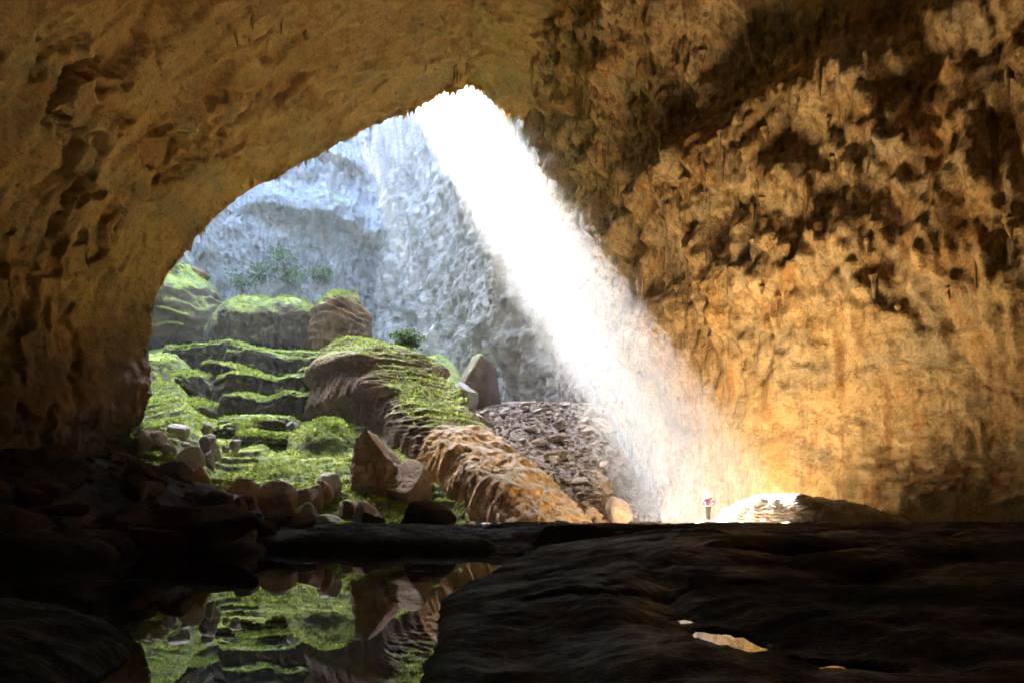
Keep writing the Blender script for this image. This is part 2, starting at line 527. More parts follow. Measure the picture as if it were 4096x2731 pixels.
def build_ceiling():
    W = np.array([P(*q) for q in LIP])
    px = LIP[:, :2]
    d = np.r_[0, np.cumsum(np.linalg.norm(np.diff(px, axis=0), axis=1))]
    S = 660
    sd = np.linspace(0, d[-1], S)
    lip = np.stack([np.interp(sd, d, W[:, k]) for k in range(3)], 1)
    # a little smoothing of the polyline, then ragged rock edge
    ker = np.ones(9) / 9
    for k in range(3):
        e = np.pad(lip[:, k], 4, mode='edge')
        lip[:, k] = np.convolve(e, ker, 'valid')
    wide = lip.copy()
    ker = np.hanning(93); ker /= ker.sum()
    for k in range(3):
        wide[:, k] = np.convolve(np.pad(lip[:, k], 46, mode='reflect', reflect_type='odd'), ker, 'valid')
    s = sd / d[-1]
    # the far end of each rib: a wide vault behind the camera
    ang = interp(s, [0, 0.12, 0.3, 0.5, 0.62, 0.72, 1.0], np.radians([188, 176, 155, 125, 98, 75, 8]))
    near = np.stack([50 * np.cos(ang) - 2, np.full(S, -28.0), 3 + 50 * np.sin(ang)], 1)
    outw = np.stack([np.cos(ang), np.zeros(S), np.sin(ang) * 0.8], 1)
    t_up = np.linspace(-1, 0, 26)[:-1] ** 3 * -1.0
    t_up = -t_up
    tv = np.r_[t_up, 0.46 * np.linspace(0, 1, 290) ** 1.25, np.linspace(0.46, 1, 40)[1:]]
    T = len(tv)
    V = np.zeros((S, T, 3))
    top = np.stack([lip[:, 0] * 1.25 - 6 - 75 * (1 - sstep(0.0, 0.34, s)), np.full(S, 112.0), np.full(S, 150.5)], 1)
    for j, t in enumerate(tv):
        if t < 0:
            e = (-t)
            V[:, j] = lerp(lip, top, e) + np.array([0, 6, 2]) * math.sin(math.pi * min(1, e * 1.0)) * 0.5
        else:
            V[:, j] = lerp(lerp(lip, wide, float(sstep(0.0, 0.07, t))), near, t) + outw * (17.0 * 3.2 * t * (1 - t))
    cap = np.linspace(0, 1, 8)[1:]
    V = np.concatenate([V, np.stack([lerp(near, np.array([0, -52.0, 8.0]), math.sin(k * math.pi / 2)) for k in cap], 1)], 1)
    tv = np.r_[tv, 1 + cap]
    T = len(tv)
    N = grid_normals(V)
    mid = np.array([0, 40, 10.0])
    sgn = np.sign(((mid - V) * N).sum(-1, keepdims=True))
    N = N * np.where(sgn == 0, 1, sgn)                      # into the cave
    # coordinates that run along the mouth (a) and away from it (b), metres
    arc = np.r_[0, np.cumsum(np.linalg.norm(np.diff(lip, axis=0), axis=1))]
    A = np.repeat(arc[:, None], T, 1)
    B = np.r_[0, np.cumsum(np.linalg.norm(np.diff(V[S // 2], axis=0), axis=1))]
    B = np.repeat((B - B[len(t_up)])[None, :], S, 0)
    tt = np.repeat(tv[None, :], S, 0)
    ss = np.repeat(s[:, None], T, 1)
    inside = sstep(-0.02, 0.05, tt)
    q = np.stack([A, B, A * 0], -1)
    disp = 3.2 * fbm(V * 0.045, 3, 11)                                        # big swells
    disp += 1.5 * fbm(np.stack([A * 0.05 + 0.08 * B, B * 0.17 - 0.03 * A, A * 0.01], -1), 4, 21)   # soft bands along the mouth
    disp += 0.45 * fbm(V * 0.4, 5, 31)
    # slanted solution pockets, many on the upper left
    wv = 0.5 * fbm(V * 0.2, 3, 33)
    pm = sstep(0.02, 0.16, tt) * (1 - sstep(0.46, 0.70, ss)) * sstep(-0.2, 0.15, fbm(V * 0.035, 2, 77) + 0.14)
    c1 = fbm(np.stack([A * 0.085 + B * 0.05 + wv, B * 0.24 - A * 0.05 + wv, V[..., 2] * 0.01], -1), 5, 5)
    disp -= pm * 3.4 * sstep(0.12, 0.22, c1) * (0.6 + 0.8 * sstep(0.1, 0.5, c1))
    c2 = fbm(np.stack([A * 0.17 + B * 0.10 + wv, B * 0.46 - A * 0.09 + wv, V[..., 2] * 0.01], -1), 5, 9)
    disp -= (0.55 + 0.45 * pm) * 1.8 * sstep(0.18, 0.26, c2) * (1 - 0.6 * sstep(.5, .7, ss)) * sstep(0.01, 0.06, tt)
    ul = sstep(0.10, 0.24, tt) * sstep(0.12, 0.25, ss) * (1 - sstep(0.40, 0.55, ss))
    disp += ul * (1.8 * ridged(np.stack([A * 0.07 + B * .05, B * 0.16 - A * .04, V[..., 2] * .02], -1), 5, 37, 0.6) - 0.6)
    disp += 0.25 * ridged(np.stack([A * 0.25 + B * .12, B * 0.6 - A * .1, V[..., 2] * .02], -1), 4, 39) * sstep(0.01, 0.06, tt)
    # thin slanting cracks
    cr = np.abs(fbm(np.stack([A * 0.035 + 0.05 * B, B * 0.22 - 0.05 * A, A * 0], -1), 3, 35))
    disp -= 0.7 * (1 - sstep(0.0, 0.03, cr)) * sstep(0.03, 0.1, tt) * sstep(-.1, .15, fbm(V * 0.07, 2, 36))
    # dripstone knobs on the crown of the arch
    kn = sstep(0.55, 0.68, ss) * sstep(0.01, 0.1, tt)
    kr = sstep(0.72, 0.80, ss) * sstep(0.01, 0.08, tt)
    disp += (kn + kr) * 1.0 * np.maximum(0, ridged(V * np.array([0.30, 0.30, 0.14]), 4, 41) - 0.1)
    disp -= (kn * 0.8 + kr * 0.8) * (1 - sstep(0.1, 0.5, worley(V * 0.28, 55)[0]))
    disp += kr * 1.2 * (0.5 - worley(V * 0.55, 57)[0])
    # left foot: pillars and alcoves
    ft = (1 - sstep(0.10, 0.26, ss)) * sstep(0.04, 0.2, tt)
    disp += ft * 4.0 * ridged(V * np.array([0.06, 0.16, 0.045]), 5, 61, 0.6) - ft * 2.2 * (1 - sstep(0.1, 0.45, worley(V * np.array([.16, .16, .10]), 63)[0]))
    # lip raggedness: strong close to the edge
    edge = np.exp(-np.abs(tt) / 0.02)
    disp *= lerp(0.12, 1.0, sstep(0.0, 0.06, np.abs(tt)))
    disp += edge * (1.0 * fbm(V * 0.35, 4, 71) + 0.5 * ridged(V * 0.9, 3, 73) + 0.5 * sstep(.45, .6, ss) * fbm(V * 1.5, 2, 74)) * 0.9
    V = V + N * disp[..., None]
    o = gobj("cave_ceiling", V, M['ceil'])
    o.data.materials.append(M['sun_blocker'])                   # above the lip: unseen shaft wall, darkened to cut its bounce light
    mi = np.zeros((S - 1, T - 1), dtype=np.int32)
    mi[:, :len(t_up) - 3] = 1
    o.data.polygons.foreach_set("material_index", mi.ravel())
    tag(o, kind="structure")
    return o, V, len(t_up), s
ceiling, CV, CI0, CS = build_ceiling()

# ------------------------------------------------------------------ right cave wall, running out into the doline
def wall_x(y, z):
    base = interp(y, [-30, 0, 20, 34, 42, 52, 60, 70, 85, 100, 112, 122, 135, 150, 170, 186, 198],
                     [40, 42, 40, 34.5, 28.5, 20.5, 17.2, 15.4, 14.6, 13.5, 10.5, 6.5, -1, -9, -20, -31, -44])
    A = interp(y, [-30, 20, 40, 50, 60, 70, 80, 86, 92, 98, 108, 130, 200], [-14, -8, -3, -4.5, -6.5, -7.5, -8.5, -9.3, -7.5, -5, -4, -2, 4])
    zz = np.clip(z, 0, 60)
    return base + A * (zz / 48.0) ** 1.7

def build_right_wall():
    ys = np.r_[np.linspace(-30, 32, 30)[:-1], np.linspace(32, 90, 430)[:-1], np.linspace(90, 198, 280)]
    zs = np.r_[np.linspace(-4, 62, 390)[:-1], np.linspace(62, 100, 110)[:-1], np.linspace(100, 151, 30)]
    Y, Z = np.meshgrid(ys, zs, indexing='ij')
    X = wall_x(Y, Z)
    V = np.stack([X, Y, Z], -1)
    N = grid_normals(V)
    sg = np.sign(-N[..., 0:1])
    N = N * np.where(sg == 0, 1, sg)           # towards the cave (left)
    near = 1 - sstep(92, 108, Y)
    # rough dripstone belt high on the wall, smooth flowstone below
    belt = sstep(9, 19, Z + 0.22 * (Y - 50) * 0 + 5.0 * fbm(V * 0.06, 3, 5)) * near
    d = 1.8 * fbm(V * 0.06, 4, 101)
    d += 0.45 * fbm(V * 0.3, 5, 103) + (1 - belt) * 0.5 * fbm(V * np.array([.1, .1, .25]), 4, 104)
    rg = ridged(V * np.array([0.22, 0.22, 0.10]), 5, 111)
    drip = ridged(V * np.array([0.55, 0.55, 0.10]), 4, 113)
    f1, f2 = worley(V * np.array([0.30, 0.30, 0.22]), 7)
    h1, h2 = worley(V * np.array([0.75, 0.75, 0.5]), 8)
    d += belt * (1.5 * rg + 0.8 * drip + 2.2 * (0.5 - f1) + 1.3 * (0.5 - h1) + 0.5 * (0.5 - worley(V * np.array([1.5, 1.5, 1.0]), 12)[0]))
    dk, _ = worley(V * np.array([0.13, 0.13, 0.10]), 19)
    d -= belt * 1.8 * (1 - sstep(0.1, 0.4, dk))
    # deep shadowed hollow near the roof
    cav = np.exp(-(((Y - 52) / 9.0) ** 2 + ((Z - 38) / 5.0) ** 2))
    d -= 4.0 * cav
    shelf = np.exp(-((Z - 31.5 - 1.5 * fbm(V * .1, 2, 9)) / 1.6) ** 2) * belt
    d += 1.0 * shelf
    # scattered knobs on the smooth part
    k1, _ = worley(V * 0.22, 17)
    d += (1 - belt) * near * 0.9 * (1 - sstep(0.05, 0.32, k1)) * sstep(0, .3, fbm(V * .08, 2, 18))
    sm = (1 - belt) * near
    ck = np.abs(fbm(V * np.array([.11, .11, .07]), 4, 141))
    d -= sm * 0.22 * (1 - sstep(0.0, 0.02, ck)) * sstep(-.1, .2, fbm(V * .07, 2, 142))
    vs = ridged(V * np.array([.45, .45, .05]), 3, 143)
    d += sm * 0.30 * np.maximum(0, vs - 0.55) * 2 * sstep(0.0, 0.25, fbm(V * np.array([.09, .09, .05]), 2, 144))
    d += sm * 0.30 * fbm(V * 0.9, 4, 145)
    # broken brown band near the floor
    band = np.exp(-((Z - 4.3 - 0.10 * (Y - 44)) / 2.0) ** 2) * sstep(33, 37, Y) * (1 - sstep(45, 49, Y))
    d += band * (1.1 * ridged(V * np.array([0.3, 0.3, 0.7]), 4, 121) - 0.5)
    # doline side: curtains and buttresses
    far = 1 - near
    b1, _ = worley(V * np.array([0.10, 0.10, 0.07]) + 0.4 * fbm(V * 0.08, 2, 134)[..., None], 27)
    b2, _ = worley(V * np.array([0.3, 0.3, 0.16]), 28)
    d += far * (2.6 * ridged(V * np.array([0.07, 0.07, 0.018]), 4, 131) + 0.8 * ridged(V * np.array([.22, .22, .08]), 4, 133) + 1.6 * (0.5 - b1) + 0.5 * (0.5 - b2) + 0.8 * fbm(V * .35, 5, 135) + 0.9 * ridged(V * np.array([.45, .45, .07]), 3, 136))
    cur = np.exp(-(((Y - 126) / 6.5) ** 2)) * sstep(16, 34, Z) * (1 - sstep(52, 70, Z))
    d += 3.0 * cur
    V = V + N * d[..., None]
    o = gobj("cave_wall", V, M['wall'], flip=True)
    tag(o, kind="structure")
    return o, V, N
wall, WV, WN = build_right_wall()

# ------------------------------------------------------------------ far cliff of the doline
def build_cliff():
    plan = np.array([(-36, 202), (-46, 197), (-58, 192), (-75, 187), (-92, 178), (-108, 163), (-120, 138), (-120, 100), (-110, 70), (-90, 55)], float)
    d = np.r_[0, np.cumsum(np.linalg.norm(np.diff(plan, axis=0), axis=1))]
    c = np.r_[np.linspace(0, 95, 460)[:-1], np.linspace(95, d[-1], 60)]
    x = interp(c, d, plan[:, 0])
    y = interp(c, d, plan[:, 1])
    zs = np.r_[np.linspace(15, 132, 420)[:-1], np.linspace(132, 151, 12)]
    X = np.repeat(x[:, None], len(zs), 1)
    Y = np.repeat(y[:, None], len(zs), 1)
    Z = np.repeat(zs[None, :], len(x), 0)
    V = np.stack([X, Y, Z], -1)
    N = grid_normals(V)
    sg = np.sign(((np.array([-55, 110, 0]) - V) * N * np.array([1, 1, 0])).sum(-1, keepdims=True))
    N = N * np.where(sg == 0, 1, sg)
    d_ = 6.0 * fbm(V * np.array([.03, .03, .018]), 4, 201)
    d_ += 4.2 * ridged(V * np.array([0.06, 0.06, 0.014]), 5, 211)
    d_ += 1.3 * ridged(V * np.array([0.2, 0.2, 0.09]), 4, 221) + 1.4 * fbm(V * 0.25, 5, 231)
    f1, _ = worley(V * np.array([0.055, 0.055, 0.05]), 23)
    g1, _ = worley(V * np.array([0.16, 0.16, 0.12]), 24)
    d_ += 2.4 * (0.5 - f1) + 0.8 * (0.5 - g1) + 0.9 * ridged(V * np.array([.4, .4, .08]), 3, 229)
    # overhangs with dark recesses beneath
    for zc, am, hh in ((46, 6.0, 26), (78, 4.0, 16), (100, 4.0, 14)):
        dz = Z - zc - 12 * fbm(V * .022, 3, 25 + zc)
        d_ += am * sstep(0, 4.0, dz) * (1 - sstep(4, hh, dz)) * sstep(-.2, .25, fbm(V * np.array([.03, .03, 0]), 2, zc))
    V = V + N * d_[..., None]
    o = gobj("cliff", V, M['cliff'], flip=False)
    tag(o, kind="structure")
    return o, V, N
cliff, KV, KN = build_cliff()

# ------------------------------------------------------------------ cave floor
DOMES = []
_r = np.random.default_rng(12)
for _ in range(260):
    DOMES.append((_r.uniform(-1, 34), _r.uniform(2, 42), _r.uniform(0.9, 3.4), _r.uniform(0.6, 1.8), _r.uniform(0.10, 0.34), _r.uniform(-0.4, 0.4)))
for _ in range(40):
    DOMES.append((_r.uniform(-20, 0), _r.uniform(29, 44), _r.uniform(0.9, 2.6), _r.uniform(0.7, 1.4), _r.uniform(0.10, 0.28), _r.uniform(-0.4, 0.4)))

def seg_dist(x, y, pts):
    d = np.full(np.shape(x), 99.0)
    for (x0, y0), (x1, y1) in zip(pts[:-1], pts[1:]):
        L = (x1 - x0) ** 2 + (y1 - y0) ** 2
        t = np.clip(((x - x0) * (x1 - x0) + (y - y0) * (y1 - y0)) / L, 0, 1)
        d = np.minimum(d, np.hypot(x - x0 - t * (x1 - x0), y - y0 - t * (y1 - y0)))
    return d

def floor_z(x, y, detail=True):
    x = np.asarray(x, float)
    y = np.asarray(y, float)
    p = np.stack([x, y, x * 0], -1)
    wob = 1.0 * fbm(p * 0.16, 3, 301)
    z = interp(y, [-10, 0, 6, 12, 20, 30, 40, 46, 60], [0.2, 0.2, 0.26, 0.42, 0.58, 0.80, 1.02, 1.06, 1.0])
    bul = np.zeros(np.shape(x))
    for (cx, cy, a, b, h, rot) in DOMES:
        c, s = math.cos(rot), math.sin(rot)
        h = h * 1.35
        dx, dy = x - cx, y - cy
        r2 = ((c * dx + s * dy) / a) ** 2 + ((-s * dx + c * dy) / b) ** 2
        bul = np.maximum(bul, h * np.sqrt(np.maximum(0, 1 - r2)))
    z = z - 0.15 * (1 - sstep(9, 6, y) * sstep(0, 1, x)) + bul * lerp(1.0, 0.55, sstep(30, 42, y)) * (0.45 + 0.55 * sstep(3, 12, y)) 
    # pool basin
    shore = interp(y, [-5, 3, 6, 7.5, 10, 14, 20, 26, 29], [-0.6, -0.8, -0.85, -0.95, -1.0, -0.6, 0.0, 0.8, 1.1]) + 0.35 * wob * sstep(6, 14, y)
    inb = sstep(0.35, -0.25, x - shore) * sstep(33 + 2 * wob, 26 + 2 * wob, y)
    z = lerp(z, -0.45, inb)
    z = np.where((x > shore - 0.3) & (x < shore + 6) & (y < 30) & (y > 4), np.minimum(z, 0.05 + 0.14 * np.maximum(0, x - shore) + 0.05 * wob), z)
    # near rock on the left of the pool
    r2 = ((x + 6.5) / 3.7) ** 2 + ((y - 4.2) / 3.6) ** 2
    z = np.maximum(z, 0.62 * np.sqrt(np.maximum(0, 1.02 - r2 + 0.12 * wob)) - 0.05)
    # bulges standing in the far end of the pool
    for (cx, cy, a, b, h) in [(-5.6, 29.5, 2.4, 1.6, .62), (-2.6, 29.0, 2.0, 1.3, .55), (-0.2, 31.5, 1.5, 1.2, .45), (-9.0, 30, 2.6, 1.6, .6),
                              (1.8, 33.0, 1.6, 1.0, .5), (-12, 26, 2.6, 2.0, .55), (-14.5, 21, 2.2, 1.8, .7)]:
        r2 = ((x - cx) / a) ** 2 + ((y - cy) / b) ** 2
        z = np.maximum(z, h * np.sqrt(np.maximum(0, 1 - r2)) * 1.2 - 0.05)
    # clefts holding small puddles
    cl = seg_dist(x, y, [(2.3, 13), (2.15, 9.5), (1.75, 7.6), (1.65, 6.6)])
    z = np.where(y < 14, z - 0.10 * np.exp(-(cl / 0.22) ** 2), z)
    for (cx, cy, a, b, wl_, sh) in [(1.84, 5.85, 0.21, 0.50, 0.10, 0.10), (2.16, 4.42, 0.26, 0.24, 0.14, 0.5), (10.4, 20.0, 1.0, 2.2, 0.42, 0.0)]:
        r = np.hypot((x - cx + sh * (y - cy)) / a, (y - cy) / b) + 0.3 * wob
        z = lerp(z, wl_ + 0.025, sstep(4.2, 1.7, r))
        z = lerp(z, wl_ - 0.15, sstep(1.15, 0.8, r))
    # rubble bank rising to the left wall
    bank = np.minimum(0.52 * (-14.5 - x) * (0.12 + 0.88 * sstep(26, 47, y)), 4.8)
    bank = bank * (1 + 0.12 * wob) + 0.5 * wob
    z = np.maximum(z, np.where(x < -13, bank, -9))
    # uneven rounded rim
    rimw = sstep(38, 43, y) * sstep(11, 8.5, x)
    z = z + rimw * (0.24 * np.abs(fbm(p * 0.5, 3, 305)) * 2 - 0.10 + 0.12 * fbm(p * 0.13, 2, 306))
    # level ground for the person
    w = np.exp(-(((x - 12.4) / 2.5) ** 2 + ((y - 43) / 1.5) ** 2))
    z = lerp(z, 1.13, w)
    # rim: falls away behind
    edge = 45.6 + 0.6 * wob + np.where(x < -14, 5.0 * sstep(-14, -20, x), 0) - 1.6 * sstep(3, -4, x) * sstep(-16, -10, x)
    z = z - 3.2 * sstep(0, 2.2, y - edge) * (1 + 0.0 * x) - np.where(x < -14, 6.0 * sstep(0, 6, y - edge), 0)
    if detail:
        z = z + 0.13 * fbm(p * 0.8, 5, 311) * sstep(-.6, .2, z) + 0.05 * fbm(p * 2.6, 4, 317) + 0.05 * np.maximum(0, ridged(p * 1.1, 4, 319)) * sstep(0, .2, z) * sstep(46, 38, y)
    return z

def build_floor():
    ys = np.r_[np.linspace(-30, 2, 24)[:-1], 2 + 46 * np.linspace(0, 1, 520) ** 1.5, np.linspace(48, 56, 40)[1:]]
    xs = np.r_[np.linspace(-62, -42, 20)[:-1], np.linspace(-42, -14, 200)[:-1], np.linspace(-14, 14, 400)[:-1], np.linspace(14, 38, 170)[:-1], np.linspace(38, 55, 12)]
    X, Y = np.meshgrid(xs, ys, indexing='ij')
    Z = floor_z(X, Y)
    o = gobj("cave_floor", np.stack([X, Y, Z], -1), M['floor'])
    tag(o, kind="structure")
    return o
cave_floor = build_floor()

def sheet(name, pts, z):
    me = bpy.data.meshes.new(name)
    me.from_pydata([(x, y, z) for x, y in pts], [], [list(range(len(pts)))])
    me.materials.append(M['water'])
    return tag(link(name, me), kind="structure")
sheet("pool_water", [(-40, -6), (1.1, -6), (1.1, 34.5), (-40, 34.5)], 0.0)
sheet("puddle_water", [(1.0, 5.0), (2.6, 5.0), (2.6, 7.3), (1.0, 7.3)], 0.10)
sheet("puddle_water", [(1.5, 3.9), (2.8, 3.9), (2.8, 4.85), (1.5, 4.85)], 0.14)
sheet("puddle_water", [(8.6, 17.0), (12.2, 17.0), (12.2, 23), (8.6, 23)], 0.42)

# ------------------------------------------------------------------ doline hillside
def hill_z(x, y, detail=True):
    x = np.asarray(x, float)
    y = np.asarray(y, float)
    p = np.stack([x, y, x * 0], -1)
    u = x / np.maximum(y, 30)
    zl = interp(y, [40, 48, 55, 62, 70, 78, 84, 92, 100, 108, 115, 130, 160, 190], [-3, -1.5, 1.6, 5.2, 9.2, 12.6, 12.8, 15.2, 19.5, 24.0, 28.5, 31, 31, 33])
    zr = interp(y, [40, 48, 52, 60, 70, 80, 88, 100, 120, 150, 190], [-3, -1.2, 0.6, 4.6, 8.6, 12.4, 15.2, 18.5, 22, 26, 30])
    zf = interp(y, [40, 48, 55, 62, 70, 80, 90, 98, 110, 130, 190], [-1, 2.5, 5.5, 8.4, 11.6, 15.8, 20.2, 24.4, 29, 31, 32])
    zr = lerp(zr, interp(y, [40, 48, 56, 63, 70, 80, 90, 110, 190], [-3, -1.8, -1.4, -0.6, 1.6, 6.5, 11, 19, 30]), sstep(0.12, 0.17, u))
    wl = sstep(-0.44, -0.50, u)
    wr = sstep(-0.12, -0.02, u)
    z = lerp(lerp(zl, zf, wl), zr, wr)
    z = z - 12.0 * sstep(-0.545, -0.59, u) * sstep(67, 59, y)
    wob = fbm(p * 0.07, 3, 401)
    z = z + 1.6 * wob * sstep(50, 60, y)
    if detail:
        rough = lerp(1.0, 0.5, wr)
        z = z + 0.9 * fbm(p * 0.22, 5, 411) * rough
        # little rimstone steps: flat treads and short risers
        st = 0.85 + 0.35 * fbm(p * 0.05, 2, 421)
        g = 0.55
        zz = z + 0.5 * fbm(p * np.array([0.25, 0.25, 0]), 3, 431)
        k = np.floor(zz / st)
        fr = zz / st - k
        zs = (k + sstep(0.55, 0.95, fr)) * st - (zz - z)
        amt = (1 - wr) * np.maximum(0.25 + 0.75 * sstep(-0.2, 0.2, fbm(p * 0.09, 2, 441)), wl)
        z = z + wl * 0.8 * fbm(p * 0.5, 3, 445)
        z = lerp(z, zs, 0.8 * amt)
        z = z + 0.16 * fbm(p * 1.3, 4, 451) + wr * 0.35 * np.maximum(0, fbm(p * 0.7, 3, 461))
    return z

def build_hill():
    ys = np.r_[np.linspace(44, 96, 420)[:-1], np.linspace(96, 204, 130)]
    xs = np.r_[np.linspace(-125, -52, 40)[:-1], np.linspace(-52, 24, 470)]
    X, Y = np.meshgrid(xs, ys, indexing='ij')
    Z = hill_z(X, Y)
    V = np.stack([X, Y, Z], -1)
    o = gobj("hillside", V, M['hill'])
    tag(o, kind="structure")
    return o, V
hill, HV = build_hill()

MOSSY = []          # (points, normals) where fronds may grow
def note_moss(V, N, w=1.0):
    MOSSY.append((V.reshape(-1, 3), N.reshape(-1, 3), w))
note_moss(HV, grid_normals(HV), 1.0)

# ------------------------------------------------------------------ ledges: flowstone terraces with mossy treads
def build_ledge(lips, H, D, rise, seed, scal=1.0):
    """lips: (u, v, depth) along the brink. face of height H, tread D deep behind it"""
    W = np.array([P(*q) for q in lips])
    d = np.r_[0, np.cumsum(np.linalg.norm(np.diff(W, axis=0), axis=1))]
    S = int(max(120, d[-1] / 0.16))
    sd = np.linspace(0, d[-1], S)
    c = np.stack([interp(sd, d, W[:, k]) for k in range(3)], 1)
    tan = np.gradient(c, axis=0)
    tan /= np.linalg.norm(tan, axis=1)[:, None]
    outv = np.stack([tan[:, 1], -tan[:, 0], 0 * tan[:, 0]], 1)
    outv /= np.linalg.norm(outv, axis=1)[:, None]
    outv *= np.where(outv[:, 1:2] > 0, -1, 1)              # towards the camera
    e = np.minimum(sd, d[-1] - sd)
    endf = sstep(0, min(3.0, d[-1] * .2), e)
    q = np.stack([sd, sd * 0 + seed * 7.1, sd * 0], 1)
    bulge = (2.6 * fbm(q * 0.10, 3, seed) + 1.2 * np.abs(fbm(q * 0.26, 3, seed + 3)) * 2 - 0.5) * scal
    c = c + outv * (bulge - 3.0 * (1 - endf))[:, None]
    c[:, 2] += 1.3 * fbm(q * 0.09, 3, seed + 5) - 1.6 * (1 - endf)
    prof = []
    for t in np.linspace(1, 0, 34)[:-1]:                    # tread, back to front
        b = D * t ** 1.3
        prof.append((-b, rise * (t ** 1.2) - 0.15 * (1 - t) ** 6 * 2))
    for a in np.linspace(0, math.pi / 2, 8):                # rounded brink
        prof.append((0.35 * math.sin(a), -0.3 - 0.35 * (1 - math.cos(a))))
    for t in np.linspace(0, 1, 36)[1:]:                     # face, undercut at the foot
        prof.append((0.35 - 0.9 * t ** 1.5 + 0.35 * math.sin(t * 9 + seed), -0.65 - H * t))
    prof = np.array(prof)
    V = c[:, None, :] + outv[:, None, :] * prof[None, :, 0:1] + np.array([0, 0, 1.0]) * prof[None, :, 1:2]
    N = grid_normals(V)
    sg = np.sign((N * (outv[:, None, :] + np.array([0, 0, 1.0]))).sum(-1, keepdims=True))
    N = N * np.where(sg == 0, 1, sg)
    steep = 1 - np.clip(N[..., 2:3], 0, 1)
    dd = 0.55 * fbm(V * 0.35, 4, seed + 11) + 0.12 * fbm(V * 1.6, 4, seed + 13)
    dd = dd + steep[..., 0] * (0.35 * ridged(V * np.array([1.1, 1.1, 0.16]), 4, seed + 17))
    # thin rims on the tread
    dd = dd + (1 - steep[..., 0]) * 0.16 * ridged(V * np.array([0.25, 0.8, 0.9]), 4, seed + 19)
    V = V + N * dd[..., None]
    o = gobj("ledge", V, M['ledge'], parent=hill)
    note_moss(V, N, 1.2)
    return o

build_ledge([(150, 340, 108), (185, 343, 107), (225, 341, 106), (262, 347, 105), (300, 349, 104.5), (345, 347, 104), (380, 350, 103)], 6.5, 9, 0.7, 510)
build_ledge([(212, 353, 101), (240, 348, 101), (270, 352, 101), (305, 356, 100), (335, 354, 99.5)], 5.0, 7, 0.6, 530)
build_ledge([(192, 364, 95), (212, 360, 95), (238, 362, 95), (262, 368, 95)], 4.5, 6, 0.6, 550)
build_ledge([(285, 370, 94.5), (308, 364, 94), (340, 365, 94), (372, 369, 93)], 5.0, 6, 0.6, 555)
build_ledge([(196, 380, 89), (212, 374, 89), (240, 371, 89), (270, 375, 89), (300, 373, 88.5), (325, 379, 88)], 5.0, 5, 0.5, 570)
build_ledge([(205, 398, 84), (232, 392, 83.5), (262, 395, 83), (292, 392, 83), (322, 393, 82.5), (350, 390, 82)], 5.4, 5, 0.4, 590)
build_ledge([(322, 381, 85), (335, 386, 83), (352, 390, 81), (368, 396, 79)], 5.0, 4, 0.8, 600, 0.6)
build_ledge([(140, 375, 92), (165, 372, 92), (185, 374, 91), (196, 380, 90)], 3.4, 4, 0.8, 610)
build_ledge([(140, 398, 82), (168, 396, 82), (190, 402, 81), (206, 410, 80)], 2.6, 4, 0.8, 630)
build_ledge([(205, 420, 75), (235, 419, 75.5), (265, 420, 75.5), (296, 421, 75)], 1.1, 3, 0.4, 650, 0.5)
build_ledge([(208, 427, 73), (232, 426, 73), (258, 427, 73)], 1.0, 3, 0.4, 660, 0.5)
build_ledge([(222, 434, 70.5), (252, 433, 70.5), (282, 435, 70), (300, 434, 70)], 1.0, 3, 0.4, 670, 0.5)

# ------------------------------------------------------------------ mounds: closed flowstone bodies
def build_mound(name, ctr, rx, ry, h, mat, seed, label, cat="mound", flat=0.55, layers=0.0, flute=0.3, top=None, nphi=260, npr=120, parent=None, skew=(0, 0), base_drop=2.0, power=2.4, lamp=0.20):
    """ctr at the ground under the middle; profile a superellipse dome"""
    phi = np.linspace(0, 2 * math.pi, nphi, endpoint=False)
    p = np.linspace(0.0, 1.0, npr)
    PH, PP = np.meshgrid(phi, p, indexing='ij')
    a = PP * math.pi / 2
    r = np.sin(a) ** flat
    z = np.maximum(np.cos(a), 0) ** (2 / power * 0.9)
    low = sstep(0.9, 1.0, PP)
    z = z * (h + base_drop) - base_drop
    X = r * rx * np.cos(PH)
    Y = r * ry * np.sin(PH)
    t = np.clip(z / h, 0, 1)
    X = X + skew[0] * t
    Y = Y + skew[1] * t
    V = np.stack([X, Y, z], -1) + np.array(ctr)
    V[:, 0] = V[:1, 0]
    N = grid_normals(V, True)
    N[:, 0] = (0, 0, 1)
    sg = np.sign((N * (V - np.array(ctr) + np.array([0, 0, 0.5]))).sum(-1, keepdims=True))
    N = N * np.where(sg == 0, 1, sg)
    steep = 1 - np.clip(N[..., 2], 0, 1)
    size = min(rx, ry, h * 1.5)
    d = 0.16 * size * fbm(V * (1.1 / size), 3, seed)
    d = d + 0.22 * fbm(V * 0.5, 4, seed + 3) + 0.07 * fbm(V * 2.0, 4, seed + 4)
    if flute:
        d = d + flute * steep ** 2 * ridged(V * np.array([0.8, 0.8, 0.10]), 4, seed + 5)
    if layers:
        ly = (V[..., 2] + 2.6 * layers * fbm(V * (0.10 / layers ** 0.5), 3, seed + 7)) / layers
        fr = ly - np.floor(ly)
        amp = lamp * layers * (0.15 + 0.85 * sstep(-0.1, 0.35, fbm(V * 0.16, 2, seed + 9)))
        d = d + amp * (sstep(0.0, 0.75, fr) * (1 - sstep(0.82, 1.0, fr)) - 0.4) * sstep(0.05, 0.3, PP)
    V = V + N * d[..., None]
    V[:, 0] = V[:, 0].mean(0)
    o = link(name, mesh_from(name, V, grid_faces(nphi, npr, True), mat), parent)
    if label:
        tag(o, label, cat)
    note_moss(V, N, 0.5)
    return o

def mound_px(name, u0, u1, vt, vb, Y, ry, *a, **k):
    """a mound seen between columns u0..u1, top row vt, foot row vb, standing at depth Y"""
    l, r_ = P(u0, vb, Y), P(u1, vb, Y)
    h = (vb - vt) * Y / F
    return build_mound(name, (l + r_) / 2, (r_[0] - l[0]) / 2, ry, h, *a, **k)

